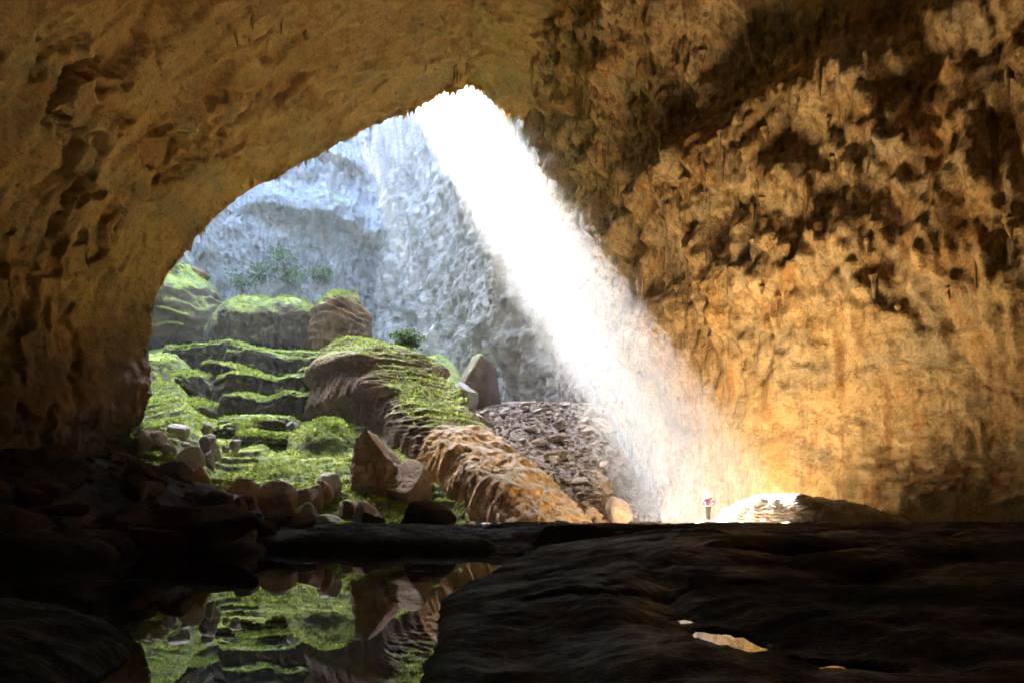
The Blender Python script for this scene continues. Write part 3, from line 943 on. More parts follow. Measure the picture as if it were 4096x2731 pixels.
mound_px("mossy_mound", 92, 231, 262, 341, 122, 10, M['mound'], 701, "tall round mossy mound partly hidden behind the left cave wall", layers=2.2, flat=0.85, flute=0.2, power=2.0)
mound_px("mossy_mound", 207, 330, 303, 342, 116, 7, M['mound'], 711, "wide low mossy mound with fluted dark front beside the layered stack", layers=0, flat=0.5, flute=0.5, power=2.8)
mound_px("mossy_mound", 222, 292, 299, 335, 121, 5, M['mound'], 721, "small grassy hump rising over the wide fluted mound", layers=1.1)
mound_px("mossy_mound", 272, 306, 298, 330, 126, 4, M['mound'], 725, "small layered hump behind the wide fluted mound", layers=0.8)
mound_px("stepped_mound", 311, 371, 299, 347, 113, 5.5, M['dome'], 731, "brown layered stalagmite stack right of the wide fluted mound", layers=1.5, flat=0.5, flute=0.35, power=2.6, lamp=0.38)
mound_px("stepped_mound", 326, 361, 294, 308, 113.5, 3.5, M['dome'], 735, None, layers=0.8, flat=0.5, base_drop=1.0, parent=bpy.data.objects["stepped_mound"]).name = "cap"
# moss dome with a dark hollow beside the layered boulder
mound_px("mossy_mound", 268, 392, 419, 540, 73, 9, M['bank'], 741, "mossy bank right of the green meadow, above a dark hollow", layers=0.5, flat=0.95, power=1.8)

# ------------------------------------------------------------------ great flowstone ridge
def build_ridge():
    spine = [(362, 352, 94, 6.5), (378, 344, 90, 9.0), (397, 346, 87.5, 10.0), (415, 352, 85, 10.4), (442, 380, 80, 9.6), (468, 411, 74, 9.4), (491, 434, 69, 8.2), (512, 454, 64.5, 7.4), (536, 474, 60, 6.8), (558, 492, 56.5, 6.0), (580, 517, 53, 5.0), (588, 526, 52, 4.0)]
    W = np.array([P(*q[:3]) for q in spine])
    w = np.array([q[3] for q in spine])
    d = np.r_[0, np.cumsum(np.linalg.norm(np.diff(W, axis=0), axis=1))]
    S, Q = 420, 230
    sd = np.linspace(0, d[-1], S)
    c = np.stack([interp(sd, d, W[:, k]) for k in range(3)], 1)
    wd = interp(sd, d, w)
    k = sd / d[-1]
    base = hill_z(c[:, 0], c[:, 1] - 4, False) - 4.0
    # cross direction: to the left and the camera
    side = np.array([-0.72, -0.69, 0.0])
    q = np.linspace(-1, 1, Q)          # -1 back foot, 0 crest, 1 front foot
    KK, QQ = np.meshgrid(k, q, indexing='ij')
    cc = np.repeat(c[:, None, :], Q, 1)
    hh = (c[:, 2] - base)[:, None]
    aq = np.abs(QQ)
    prof = np.maximum(0, 1 - aq ** np.where(QQ > 0, 3.2 + 1.5 * sstep(0.45, 0.7, KK), 1.5))
    out = np.where(QQ > 0, np.sin(np.clip(aq, 0, 1) * math.pi / 2) ** 0.9, aq * 0.6) * np.sign(QQ)
    # the face bulges as two lobes, upper dome and lower apron
    fat = wd[:, None] * (1 + 0.06 * np.sin(KK * 9.0 + 0.4))
    V = cc + side * (out * fat)[..., None]
    V[..., 2] = base[:, None] + hh * prof
    N = grid_normals(V)
    N *= np.where((N[..., 2:3]) < 0, -1, 1)
    steep = 1 - np.clip(N[..., 2], 0, 1)
    low = sstep(0.50, 0.68, KK)
    dd = 0.7 * fbm(V * 0.12, 3, 801) + 0.18 * fbm(V * 0.55, 4, 803) + 0.07 * fbm(V * 1.8, 4, 805)
    st2 = (V[..., 2] + 0.5 * fbm(V * 0.2, 3, 806)) / 0.42
    fr2 = st2 - np.floor(st2)
    dd += 0.13 * (sstep(0, .7, fr2) * (1 - sstep(0.8, 1, fr2)) - 0.35) * (1 - sstep(0.55, 0.75, KK))
    # horizontal rims on the upper dome
    ly = (V[..., 2] + 0.9 * fbm(V * 0.12, 3, 807)) / 0.95
    fr = ly - np.floor(ly)
    msk = (1 - low) * sstep(-0.10, 0.25, fbm(V * 0.13, 3, 809) + 0.05) * (1 - 0.75 * sstep(0.35, 0.6, QQ) * (1 - sstep(0.25, 0.45, KK)))
    dd += msk * 0.40 * (sstep(0, .7, fr) * (1 - sstep(0.8, 1, fr)) - 0.35)
    # two big overhanging courses
    for zc, am in ((19.2, 1.2), (14.8, 1.0)):
        dz = V[..., 2] - zc - 1.2 * fbm(V * 0.1, 2, 811)
        dd += (1 - low) * am * np.where(dz > 0, np.exp(-(dz / 2.4) ** 2), np.exp(-(dz / 0.4) ** 2)) * sstep(0.15, 0.5, steep)
    # flutes: columns on the dark face, drapery on the orange apron
    dd += np.maximum(steep ** 1.5, 0.5 * low) * ((1 - low) * 0.55 * ridged(V * np.array([0.55, 0.55, 0.08]), 4, 813)
                          + low * (1.15 * ridged(V * np.array([0.40, 0.40, 0.05]), 4, 815, 0.5) + 0.2 * ridged(V * np.array([1.3, 1.3, .3]), 3, 817)))
    dd += low * (1 - steep) * 0.35 * (0.5 - worley(V * 0.7, 31)[0])
    V = V + N * dd[..., None]
    root = empty("flowstone_ridge", tuple(W[6]))
    tag(root, "long brown flowstone ridge with mossy rims running down to the pool", "flowstone")
    j = int(S * 0.60)
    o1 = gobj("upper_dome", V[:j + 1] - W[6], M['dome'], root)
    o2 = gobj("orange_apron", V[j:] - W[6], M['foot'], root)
    note_moss(V[:j], N[:j], 0.5)
    return root
build_ridge()

# ------------------------------------------------------------------ boulders
def rock_mesh(name, seed, sub=4, mat=None, planes=16, rough=0.10, layer=0.0, pl=None, smooth=True):
    import bmesh
    bm = bmesh.new()
    bmesh.ops.create_icosphere(bm, subdivisions=sub, radius=1.0)
    V = np.array([v.co[:] for v in bm.verts])
    F_ = np.array([[v.index for v in f.verts] for f in bm.faces])
    bm.free()
    r = np.random.default_rng(seed)
    n = r.normal(size=(planes, 3))
    n /= np.linalg.norm(n, axis=1)[:, None]
    dist = r.uniform(0.50, 0.95, planes)
    if pl is not None:
        n = np.array([q[:3] for q in pl], float)
        n /= np.linalg.norm(n, axis=1)[:, None]
        dist = np.array([q[3] for q in pl], float)
    proj = V @ n.T
    rr = np.where(proj > 0.05, dist / np.maximum(proj, 0.05), 9.0)
    # soft minimum: worn edges
    k = 70.0
    rad = -np.log(np.exp(-k * np.minimum(rr, 3)).sum(1) + np.exp(-k * (1.15 if pl is None else 1.7))) / k
    rad = rad + rough * 0.8 * fbm(V * 1.7 + seed, 5, seed) + rough * 0.35 * ridged(V * 3.2 + seed, 5, seed + 1, 0.6)
    W = V * rad[:, None]
    if layer:
        ly = W[:, 2] / layer + 0.6 * fbm(W * 1.2, 2, seed)
        fr = ly - np.floor(ly)
        W[:, :2] *= (1 + 0.05 * (sstep(0, .7, fr) * (1 - sstep(.85, 1, fr)) - .5))[:, None]
    W /= np.abs(W).max(0)
    return mesh_from(name, W, F_, mat, smooth)

def boulder(name, u0, u1, vt, vb, Y, dep, mat, seed, label, cat="boulder", rot=0.0, tilt=0.0, sub=5, planes=9, sink=0.25, layer=0.0, group=None, rough=0.1, pl=None):
    l, r_ = P(u0, vb, Y), P(u1, vb, Y)
    w = (r_[0] - l[0]) / 2
    h = (vb - vt) * Y / F
    me = rock_mesh(name, seed, sub, mat, planes, rough, layer, pl)
    o = link(name, me)
    hz = h * (1 + sink) / 2
    o.location = ((l[0] + r_[0]) / 2, Y + dep * 0.5, l[2] + h - hz)
    o.scale = (w, dep, hz)
    o.rotation_euler = (0, tilt, rot)
    tag(o, label, cat, group)
    return o

B, G = M['boulder'], M['brown']
boulder("boulder", 187, 208, 264, 281, 121, 1.8, M['brown'], 11, "brown block sitting on top of the tall round mossy mound", sub=4)
boulder("boulder", 196, 220, 432, 455, 60, 1.2, B, 12, "pointed grey boulder standing in the moss meadow", planes=8, tilt=0.15)
boulder("boulder", 173, 204, 444, 475, 56.5, 1.6, B, 13, "large pale wrinkled boulder in front of the pointed grey one", planes=8, tilt=0.3)
boulder("boulder", 186, 209, 460, 486, 54.5, 1.0, M['brown'], 14, "dark brown slab leaning below the large pale wrinkled boulder", planes=9, tilt=0.35, sub=4)
boulder("boulder", 160, 175, 442, 455, 58, 0.8, B, 15, "small grey boulder left of the large pale wrinkled boulder", sub=4)
boulder("boulder", 228, 241, 438, 449, 62, 0.8, B, 16, "rounded grey boulder on the meadow right of the pointed one", sub=4)
boulder("boulder", 221, 229, 444, 451, 61, 0.5, B, 17, "little pale stone between the pointed boulder and the rounded one", sub=4)
boulder("boulder", 286, 298, 419, 429, 74.5, 0.7, B, 18, "white speckled stone alone at the top of the moss meadow", sub=4)
boulder("boulder", 165, 186, 421, 437, 64, 1.2, B, 19, "mossy grey boulder on the slope above the pale boulders", sub=4)
boulder("boulder", 147, 165, 429, 446, 60, 1.3, M['scree'], 20, "white boulder touching the foot of the left cave wall edge", sub=4)
boulder("boulder", 134, 150, 428, 452, 59, 1.2, M['scree'], 21, "pale slab standing at the very end of the left cave wall", sub=4)
boulder("boulder", 203, 214, 449, 466, 57.5, 0.6, B, 22, "dark split stone right of the large pale wrinkled boulder", sub=4)
boulder("boulder", 199, 212, 421, 434, 66, 0.9, B, 23, "mossy grey knob at the left end of the thin ledges", sub=4)
boulder("boulder", 180, 188, 440, 446, 60, 0.5, B, 24, "tiny grey stone above the large pale wrinkled boulder", sub=4)
boulder("boulder", 331, 428, 424, 512, 59.5, 3.6, M['brownmoss'], 33, "huge layered brown boulder with mossy shoulder, left of the flowstone ridge", layer=0.16, sub=6, sink=0.35, rough=0.13,
        pl=[(-1, -.3, .15, .85), (.60, -.05, .80, .52), (-.25, -1, .2, .78), (.5, -.85, .15, .85), (0, 1, .1, .8), (0, 0, -1, .9), (1, -.1, .1, 1.1), (-.5, .2, .85, .85)])
boulder("boulder", 375, 431, 456, 512, 57.5, 2.6, M['brownmoss'], 36, "low mossy-topped block against the right side of the huge layered boulder", planes=8, layer=0.15, sink=0.3)
boulder("boulder", 309, 338, 470, 495, 57.5, 1.8, B, 37, "grey pointed block leaning on the left of the huge layered boulder", planes=9)
boulder("boulder", 310, 332, 476, 498, 55.5, 1.2, M['brown'], 38, "dark brown stone under the grey pointed block", sub=4)
boulder("boulder", 215, 264, 476, 516, 50.8, 1.8, M['brown'], 41, "flat-faced dark brown boulder at the foot of the moss meadow", planes=9, sink=0.4)
boulder("boulder", 252, 296, 478, 516, 52.5, 1.8, M['brownmoss'], 42, "dull grey-brown boulder just right of the flat-faced one", planes=8, sink=0.4)
boulder("boulder", 286, 322, 482, 508, 54.5, 1.6, M['brownmoss'], 43, "mossy brown boulder below the meadow's right corner", planes=8, sink=0.3)
boulder("boulder", 284, 322, 500, 518, 50.5, 1.5, M['hill'], 44, "moss-capped pale slab at the bottom between dark boulders", planes=8, sub=4)
boulder("boulder", 302, 342, 513, 524, 49.5, 1.2, B, 45, "low white rock at the water's far edge", planes=8, sub=4)
boulder("boulder", 336, 358, 498, 516, 52, 1.2, M['brownmoss'], 46, "stack-like mossy stone under the huge layered boulder", planes=8, sub=4)
boulder("boulder", 350, 378, 499, 524, 50, 1.3, B, 47, "mossy grey stone with ferns left of the big dark shore boulder", planes=8, sub=4)
boulder("boulder", 372, 384, 512, 525, 49.5, 0.8, B, 48, "small grey stone squeezed behind the dark shore boulder", sub=4)
boulder("boulder", 382, 455, 499, 530, 38.5, 2.2, M['rubble'], 51, "big dark brown boulder on the far pool shore before the ridge", planes=8, sink=0.5, sub=5)
boulder("boulder", 352, 384, 511, 532, 37, 1.2, M['rubble'], 52, "dark rounded boulder left of the big shore boulder", sink=0.5, sub=4)
boulder("boulder", 258, 300, 505, 531, 39, 1.8, M['rubble'], 53, "dark brown block at the right end of the left rubble bank", sink=0.5, planes=8)
boulder("boulder", 222, 244, 494, 516, 44, 0.8, M['rubble'], 54, "upright pointed brown stone in front of the flat-faced boulder", planes=8, sub=4)
# beyond the ridge
boulder("boulder", 436, 508, 346, 428, 96, 5.0, M['wedge'], 61, "tall wedge of rock with a mossy left flank behind the ridge", sink=0.3, sub=5, rough=0.12,
        pl=[(-.72, -.25, .65, .55), (.95, -.25, .22, .7), (.1, -1, .25, .75), (0, 1, .1, .8), (0, 0, -1, .9), (-1, 0, 0, 1.1), (.3, 0, 1, 1.0)])
boulder("boulder", 445, 477, 378, 418, 88, 2.4, B, 62, "pale grey tilted block between the ridge and the tall wedge", planes=8, tilt=0.3)
boulder("boulder", 478, 490, 410, 421, 86, 0.9, M['scree'], 63, "small dark stone at the foot of the tall wedge", sub=4)
boulder("boulder", 498, 512, 408, 420, 88, 1.1, M['scree'], 64, "upright stone at the top edge of the scree", sub=4)
boulder("boulder", 511, 538, 420, 442, 79, 1.8, M['scree'], 65, "big square block at the top of the scree", planes=9)
boulder("boulder", 540, 561, 419, 436, 82, 1.6, M['brown'], 66, "brown block right of the big square one", planes=9, sub=4)
boulder("boulder", 558, 574, 423, 438, 83, 1.4, M['brown'], 67, "shadowed block at the edge of the light shaft", planes=9, sub=4)
boulder("boulder", 570, 616, 467, 494, 62, 2.0, M['scree'], 68, "large flat-topped pale boulder low on the scree", planes=8)
boulder("boulder", 546, 574, 469, 487, 63, 1.4, M['scree'], 69, "mid-sized pale boulder left of the large flat-topped one", planes=8, sub=4)
boulder("boulder", 566, 582, 487, 499, 59, 0.8, M['scree'], 70, "rounded pale stone below the mid-sized boulder", sub=4)
boulder("boulder", 606, 634, 494, 520, 53, 1.2, M['scree'], 71, "broken pale boulder at the right end of the scree", planes=9, tilt=-0.2, sub=4)
boulder("boulder", 580, 600, 499, 511, 55, 0.9, M['scree'], 72, "pale slab in the rubble left of the broken boulder", sub=4)
boulder("boulder", 583, 600, 506, 521, 53, 0.8, M['scree'], 73, "white block at the foot of the scree by the floor edge", sub=4)
boulder("boulder", 574, 585, 514, 524, 52, 0.5, M['brown'], 74, "small orange stone where the ridge meets the floor", sub=4)
boulder("boulder", 542, 556, 462, 474, 66, 0.9, M['scree'], 75, "small pale stone above the mid-sized boulder", sub=4)
boulder("boulder", 452, 463, 422, 431, 70, 0.6, M['foot'], 76, "orange knob on the crest of the ridge", sub=4)

# loose scree: many alike stones
SCREE = [rock_mesh("scree_stone", 900 + i, 3, M['scree'], 7 + i, 0.05, smooth=False) for i in range(6)]
rs = np.random.default_rng(44)
n = 0
while n < 280:
    y = rs.uniform(50, 92)
    x = rs.uniform(-6, 20)
    u = x / y * F + 512
    crest = np.interp(y, [50, 53, 60, 69, 80, 92], [600, 582, 540, 496, 450, 430]) + 4
    if u < crest or u > 640 or x > float(wall_x(y, 3)) - 1.0:
        continue
    s = 0.14 + 0.85 * rs.random() ** 4
    o = link("scree_stone", SCREE[int(rs.integers(6))])
    o.location = (x, y, float(hill_z(np.array([x]), np.array([y]))[0]) + s * 0.25)
    o.scale = (s * rs.uniform(.8, 1.5), s * rs.uniform(.8, 1.3), s * rs.uniform(.5, .9))
    o.rotation_euler = (rs.uniform(-.4, .4), rs.uniform(-.4, .4), rs.uniform(0, 6.28))
    where = "near the cave floor edge" if y < 58 else ("halfway up" if y < 74 else "near its top")
    tag(o, f"{'large' if s > 0.6 else 'small'} pale stone {where} in the scree beyond the ridge", "stone", "loose stones of the scree")
    n += 1
def build_gravel():
    r = np.random.default_rng(77)
    N_ = 16000
    y = 49 + 45 * r.random(N_) ** 1.2
    x = r.uniform(-10, 22, N_)
    u = x / y * F + 512
    crest = np.interp(y, [50, 53, 60, 69, 80, 92], [600, 582, 540, 496, 450, 430])
    ok = (u > crest - 4) & (u < 690) & (x < wall_x(y, y * 0 + 3) + 0.5)
    x, y = x[ok], y[ok]
    z = hill_z(x, y)
    me = rock_mesh("tmp", 990, 1, None, 9)
    b = np.array([v.co[:] for v in me.vertices]); f = np.array([p.vertices[:] for p in me.polygons])
    bpy.data.meshes.remove(me)
    n_ = len(x)
    sz = 0.05 + 0.22 * r.random(n_) ** 3
    an = r.uniform(0, 6.28, n_)
    sc = r.uniform(0.5, 1.5, (n_, 3)) * sz[:, None] * np.array([1, 1, .7])
    q = b[None] * sc[:, None, :]
    c, s_ = np.cos(an)[:, None], np.sin(an)[:, None]
    q = np.stack([c * q[..., 0] - s_ * q[..., 1], s_ * q[..., 0] + c * q[..., 1], q[..., 2]], -1) + np.stack([x, y, z + sz * 0.2], -1)[:, None, :]
    ff = (f[None] + (np.arange(n_) * len(b))[:, None, None]).reshape(-1, 3)
    o = link("gravel", mesh_from("gravel", q, ff, M['scree'], False))
    tag(o, "grey-brown gravel covering the slope right of the flowstone ridge", "gravel", kind="stuff")
build_gravel()
# rubble bank under the left wall
RUB = [rock_mesh("rubble_stone", 950 + i, 3, M['rubble'], 7 + i, 0.07, smooth=False) for i in range(6)]
n = 0
while n < 200:
    y = rs.uniform(22, 50)
    x = rs.uniform(-36, -11)
    u = x / y * F + 512
    if u < -20 or u > 300:
        continue
    s = 0.22 + 1.1 * rs.random() ** 2.6
    if u > 235: s = min(s, 0.8)
    o = link("rubble_stone", RUB[int(rs.integers(6))])
    o.location = (x, y, float(floor_z(np.array([x]), np.array([y]))[0]) + s * 0.2)
    o.scale = (s * rs.uniform(.8, 1.4), s * rs.uniform(.8, 1.3), s * rs.uniform(.5, .95))
    o.rotation_euler = (rs.uniform(-.4, .4), rs.uniform(-.4, .4), rs.uniform(0, 6.28))
    where = "at the pool end" if u > 200 else ("in the middle" if u > 100 else "by the left picture edge")
    tag(o, f"{'large' if s > 0.7 else 'small'} dark brown rock {where} of the shadowed left rubble bank", "rock", "rocks of the left rubble bank")
    n += 1

# ------------------------------------------------------------------ wet flowstone mound by the person
def build_wet_mound():
    x0, x1, yc = 12.6, 26.2, 43.6
    A, Q = 300, 150
    k = np.linspace(0, 1, A)
    q = np.linspace(-1, 1, Q)
    KK, QQ = np.meshgrid(k, q, indexing='ij')
    crest = interp(k, [0, 0.06, 0.15, 0.28, 0.42, 0.6, 0.8, 0.93, 1.0], [0.0, 0.75, 1.45, 1.92, 1.90, 1.45, 0.72, 0.22, -0.1])
    half = interp(k, [0, 0.1, 0.3, 0.6, 1.0], [0.3, 1.5, 2.4, 2.2, 0.8])
    prof = np.maximum(0, 1 - np.abs(QQ) ** 2.3)
    V = np.stack([x0 + (x1 - x0) * KK, yc + half[:, None] * QQ, 1.0 + (crest[:, None] + 0.35) * prof - 0.35], -1)
    N = grid_normals(V)
    N *= np.where(N[..., 2:3] < 0, -1, 1)
    d = 0.24 * fbm(V * 0.8, 4, 851) + 0.07 * fbm(V * 3, 4, 853)
    ly = (V[..., 2] + 0.55 * fbm(V * 0.5, 4, 855) + 0.05 * V[..., 0]) / 0.19
    fr = ly - np.floor(ly)
    left = 1 - sstep(0.45, 0.62, KK)
    d += left * 0.07 * (sstep(0, .7, fr) * (1 - sstep(.8, 1, fr)) - .4)
    d += (1 - left) * 0.20 * ridged(V * np.array([1.6, 1.6, 0.3]), 4, 857) * (QQ < 0)
    V = V + N * d[..., None]
    o = gobj("flowstone_mound", V, M['wet'])
    tag(o, "low wet flowstone mound beside the person, sunlit at its left end", "flowstone")
build_wet_mound()

# ------------------------------------------------------------------ stalactites (pieces of the ceiling and the wall)
def stal_mesh(name, seed, mat):
    r = np.random.default_rng(seed)
    n, m = 9, 12
    ph = np.linspace(0, 2 * math.pi, n, endpoint=False)
    t = np.linspace(0, 1, m)
    PH, T = np.meshgrid(ph, t, indexing='ij')
    rad = (1 - T) ** r.uniform(0.6, 1.0) * (1 + 0.25 * np.sin(T * 14 + r.uniform(0, 6)) * (1 - T)) + 0.03
    rad *= 1 + 0.25 * np.cos(PH * 3 + r.uniform(0, 6))
    V = np.stack([rad * np.cos(PH) + 0.25 * T * r.normal(), rad * np.sin(PH), 0.12 - T], -1)
    return mesh_from(name, V, grid_faces(n, m, True), mat)
ST_C = [stal_mesh("stalactite", 20 + i, M['ceil']) for i in range(5)]
ST_W = [stal_mesh("stalactite", 40 + i, M['wall']) for i in range(5)]
rs = np.random.default_rng(5)
lipline = CV[:, CI0]
for i in range(150):
    k = int(rs.choice(len(CS), p=(lambda w: w / w.sum())(np.where(CS < 0.28, 0.05, np.where(CS > 0.80, 0, 1.0)) * (1 + 4 * np.exp(-((CS - 0.76) / 0.03) ** 2) + 3 * np.exp(-((CS - .62) / .05) ** 2)))))
    j = CI0 + int(abs(rs.normal(0, 4))) + 1
    p = CV[k, j]
    L = rs.uniform(0.3, 1.3) * (1.5 if CS[k] > 0.72 else 1)
    o = link("stalactite", ST_C[int(rs.integers(5))], ceiling)
    o.location = (p[0], p[1], p[2] + 0.15)
    o.scale = (L * 0.22, L * 0.22, L)
    o.rotation_euler = (rs.normal(0, .1), rs.normal(0, .1), rs.uniform(0, 6.28))
cl_c = [(int(rs.integers(int(0.52 * len(CS)), int(0.82 * len(CS)))), CI0 + int(rs.integers(12, 200))) for _ in range(22)]
for i in range(140):
    k, j = cl_c[int(rs.integers(len(cl_c)))]
    k = min(len(CS) - 1, max(0, k + int(rs.normal(0, 9)))); j = max(CI0 + 2, j + int(rs.normal(0, 9)))
    p = CV[k, j]
    L = rs.uniform(0.5, 2.2)
    o = link("stalactite", ST_C[int(rs.integers(5))], ceiling)
    o.location = (p[0], p[1], p[2] + 0.3)
    wd = rs.uniform(0.14, 0.32)
    o.scale = (wd, wd, L)
    o.rotation_euler = (rs.normal(0, .08), rs.normal(0, .08), rs.uniform(0, 6.28))
cnt = 0
while cnt < 190:
    a, b = int(rs.integers(30, 459)), int(rs.integers(20, 385))
    p = WV[a, b]
    nrm = WN[a, b]
    u = 512 + p[0] / p[1] * F
    v = HOR - (p[2] - ZC) / p[1] * F
    if not (500 < u < 1030 and 0 < v < 320):
        continue
    keep = 0.15 + 0.85 * math.exp(-((u - 760) / 130) ** 2 - ((v - 190) / 90) ** 2)
    if rs.random() > keep:
        continue
    L = rs.uniform(0.7, 3.2) if v < 300 else rs.uniform(0.5, 1.8)
    o = link("stalactite", ST_W[int(rs.integers(5))], wall)
    o.location = tuple(p + nrm * 0.10)
    wd = rs.uniform(0.14, 0.34)
    o.scale = (wd, wd, L)
    o.rotation_euler = (rs.normal(0, .06), rs.normal(0, .06), rs.uniform(0, 6.28))
    cnt += 1

# ------------------------------------------------------------------ plants
def leaf_cloud(pts, nrm, size, rng, droop=0.4):
    """one bent leaf (two quads) on each point"""
    n = len(pts)
    up = nrm + rng.normal(0, 0.55, (n, 3))
    up /= np.linalg.norm(up, axis=1)[:, None]
    s = np.cross(up, rng.normal(size=(n, 3)))
    s /= np.linalg.norm(s, axis=1)[:, None]
    f = np.cross(s, up)
    L = size * rng.uniform(0.5, 1.5, n)[:, None]
    w = L * rng.uniform(0.25, 0.45, n)[:, None]
    a = pts - s * w * 0.4
    b = pts + s * w * 0.4
    m1 = pts + up * L * 0.55 + f * L * 0.25
    c = m1 + s * w
    d = m1 - s * w
    tip = pts + up * L * (0.75 - droop * 0.3) + f * L * 0.75
    V = np.stack([a, b, c, d, tip], 1).reshape(-1, 3)
    k = np.arange(n)[:, None] * 5
    q = np.concatenate([k + np.array([0, 1, 2]), k + np.array([0, 2, 3]), k + np.array([3, 2, 4])], 0)
    return V, q

def build_moss():
    rng = np.random.default_rng(9)
    PV, PN = [], []
    pm = None
    for V, N, w in MOSSY:
        ok = (N[:, 2] > 0.6) & (V[:, 1] < 128) & (V[:, 1] > 47)
        u = V[:, 0] / V[:, 1] * F + 512
        ok &= (u > 130) & (u < 470)
        V, N = V[ok], N[ok]
        den = fbm(V * 0.18, 3, 951)
        ok = rng.random(len(V)) < np.clip(0.45 + 1.1 * den, 0.03, 1) * 0.55 * w
        PV.append(V[ok]); PN.append(N[ok])
    PV = np.concatenate(PV); PN = np.concatenate(PN)
    n = len(PV)
    rep = 2
    PV = np.repeat(PV, rep, 0) + rng.normal(0, 0.12, (n * rep, 3)) * np.array([1, 1, 0.2])
    PN = np.repeat(PN, rep, 0)
    V, q = leaf_cloud(PV, PN, 0.22, rng)
    o = link("moss", mesh_from("moss", V, q, M['leaf'], False))
    tag(o, "bright green moss and small ferns over the ledges and meadow", "moss", kind="stuff")
    print("moss fronds", len(PV))
build_moss()

def shrub(name, base, h, w, label, seed, n=900, group=None, mat='shrub', leaf=0.42):
    rng = np.random.default_rng(seed)
    root = empty(name, tuple(base))
    tag(root, label, "shrub", group)
    # stems
    V, Q_ = [], []
    tips = []
    for k in range(6):
        a = rng.uniform(0, 6.28)
        tip = np.array([math.cos(a) * w * 0.35, math.sin(a) * w * 0.35, h * rng.uniform(.6, .9)])
        tips.append(tip)
        for i in range(4):
            an = i * math.pi / 2
            off = np.array([math.cos(an), math.sin(an), 0]) * 0.05
            V += [off, tip * 0.6 + off * 0.6, tip + off * .2]
        b = k * 12
        for i in range(4):
            j = (i + 1) % 4
            Q_ += [[b + i * 3, b + j * 3, b + j * 3 + 1, b + i * 3 + 1], [b + i * 3 + 1, b + j * 3 + 1, b + j * 3 + 2, b + i * 3 + 2]]
    link("stem", mesh_from("stem", np.array(V), np.array(Q_), M['bark']), root)
    c = np.array(tips)[rng.integers(0, 6, n)]
    pts = c + rng.normal(0, 1, (n, 3)) * np.array([w * .28, w * .28, h * .2])
    pts[:, 2] = np.abs(pts[:, 2])
    nr = rng.normal(size=(n, 3)); nr[:, 2] = np.abs(nr[:, 2]) + .3
    Vl, ql = leaf_cloud(pts, nr / np.linalg.norm(nr, axis=1)[:, None], leaf, rng)
    link("crown", mesh_from("crown", Vl, ql, M[mat], False), root)
    return root
shrub("shrub", P(407, 352, 98), 2.6, 2.6, "leafy bush behind the crest of the flowstone ridge", 3)
_kf = KV.reshape(-1, 3)
_ku = 512 + _kf[:, 0] / _kf[:, 1] * F
_kv = HOR - (_kf[:, 2] - ZC) / _kf[:, 1] * F
for i, (u, v, h, w, place) in enumerate([(262, 285, 5, 5, "low and left on"), (284, 268, 4, 5, "above the wide mound on"), (296, 290, 5, 6, "right above the layered stack on"),
                                         (246, 292, 4, 5, "beside the tall dome on"), (318, 284, 4, 5, "at the right end of the plants on")]):
    q = _kf[np.argmin((_ku - u) ** 2 + (_kv - v) ** 2)]
    shrub("hanging_shrub", q + np.array([0.3, -1.0, -0.5]), h, w, f"blue-green shrub {place} the hazy far cliff", 60 + i, 500, "shrubs on the far cliff", leaf=0.6)

# ------------------------------------------------------------------ person
def skin_body(name, verts, edges, radii, mat, parent, sub=2):
    me = bpy.data.meshes.new(name)
    me.from_pydata(verts, edges, [])
    o = bpy.data.objects.new(name, me)
    COL.objects.link(o)
    md = o.modifiers.new("skin", 'SKIN')
    md.use_smooth_shade = True
    for i, sv in enumerate(me.skin_vertices[0].data):
        r = radii[i]
        sv.radius = r if isinstance(r, tuple) else (r, r)
        sv.use_root = (i == 0)
    ms = o.modifiers.new("sub", 'SUBSURF')
    ms.levels = sub
    ms.render_levels = sub
    dg = bpy.context.evaluated_depsgraph_get()
    dg.update()
    m2 = bpy.data.meshes.new_from_object(o.evaluated_get(dg))
    bpy.data.objects.remove(o)
    m2.materials.clear()
    m2.materials.append(mat)
    for p_ in m2.polygons:
        p_.use_smooth = True
    m2.name = name
    return link(name, m2, parent)

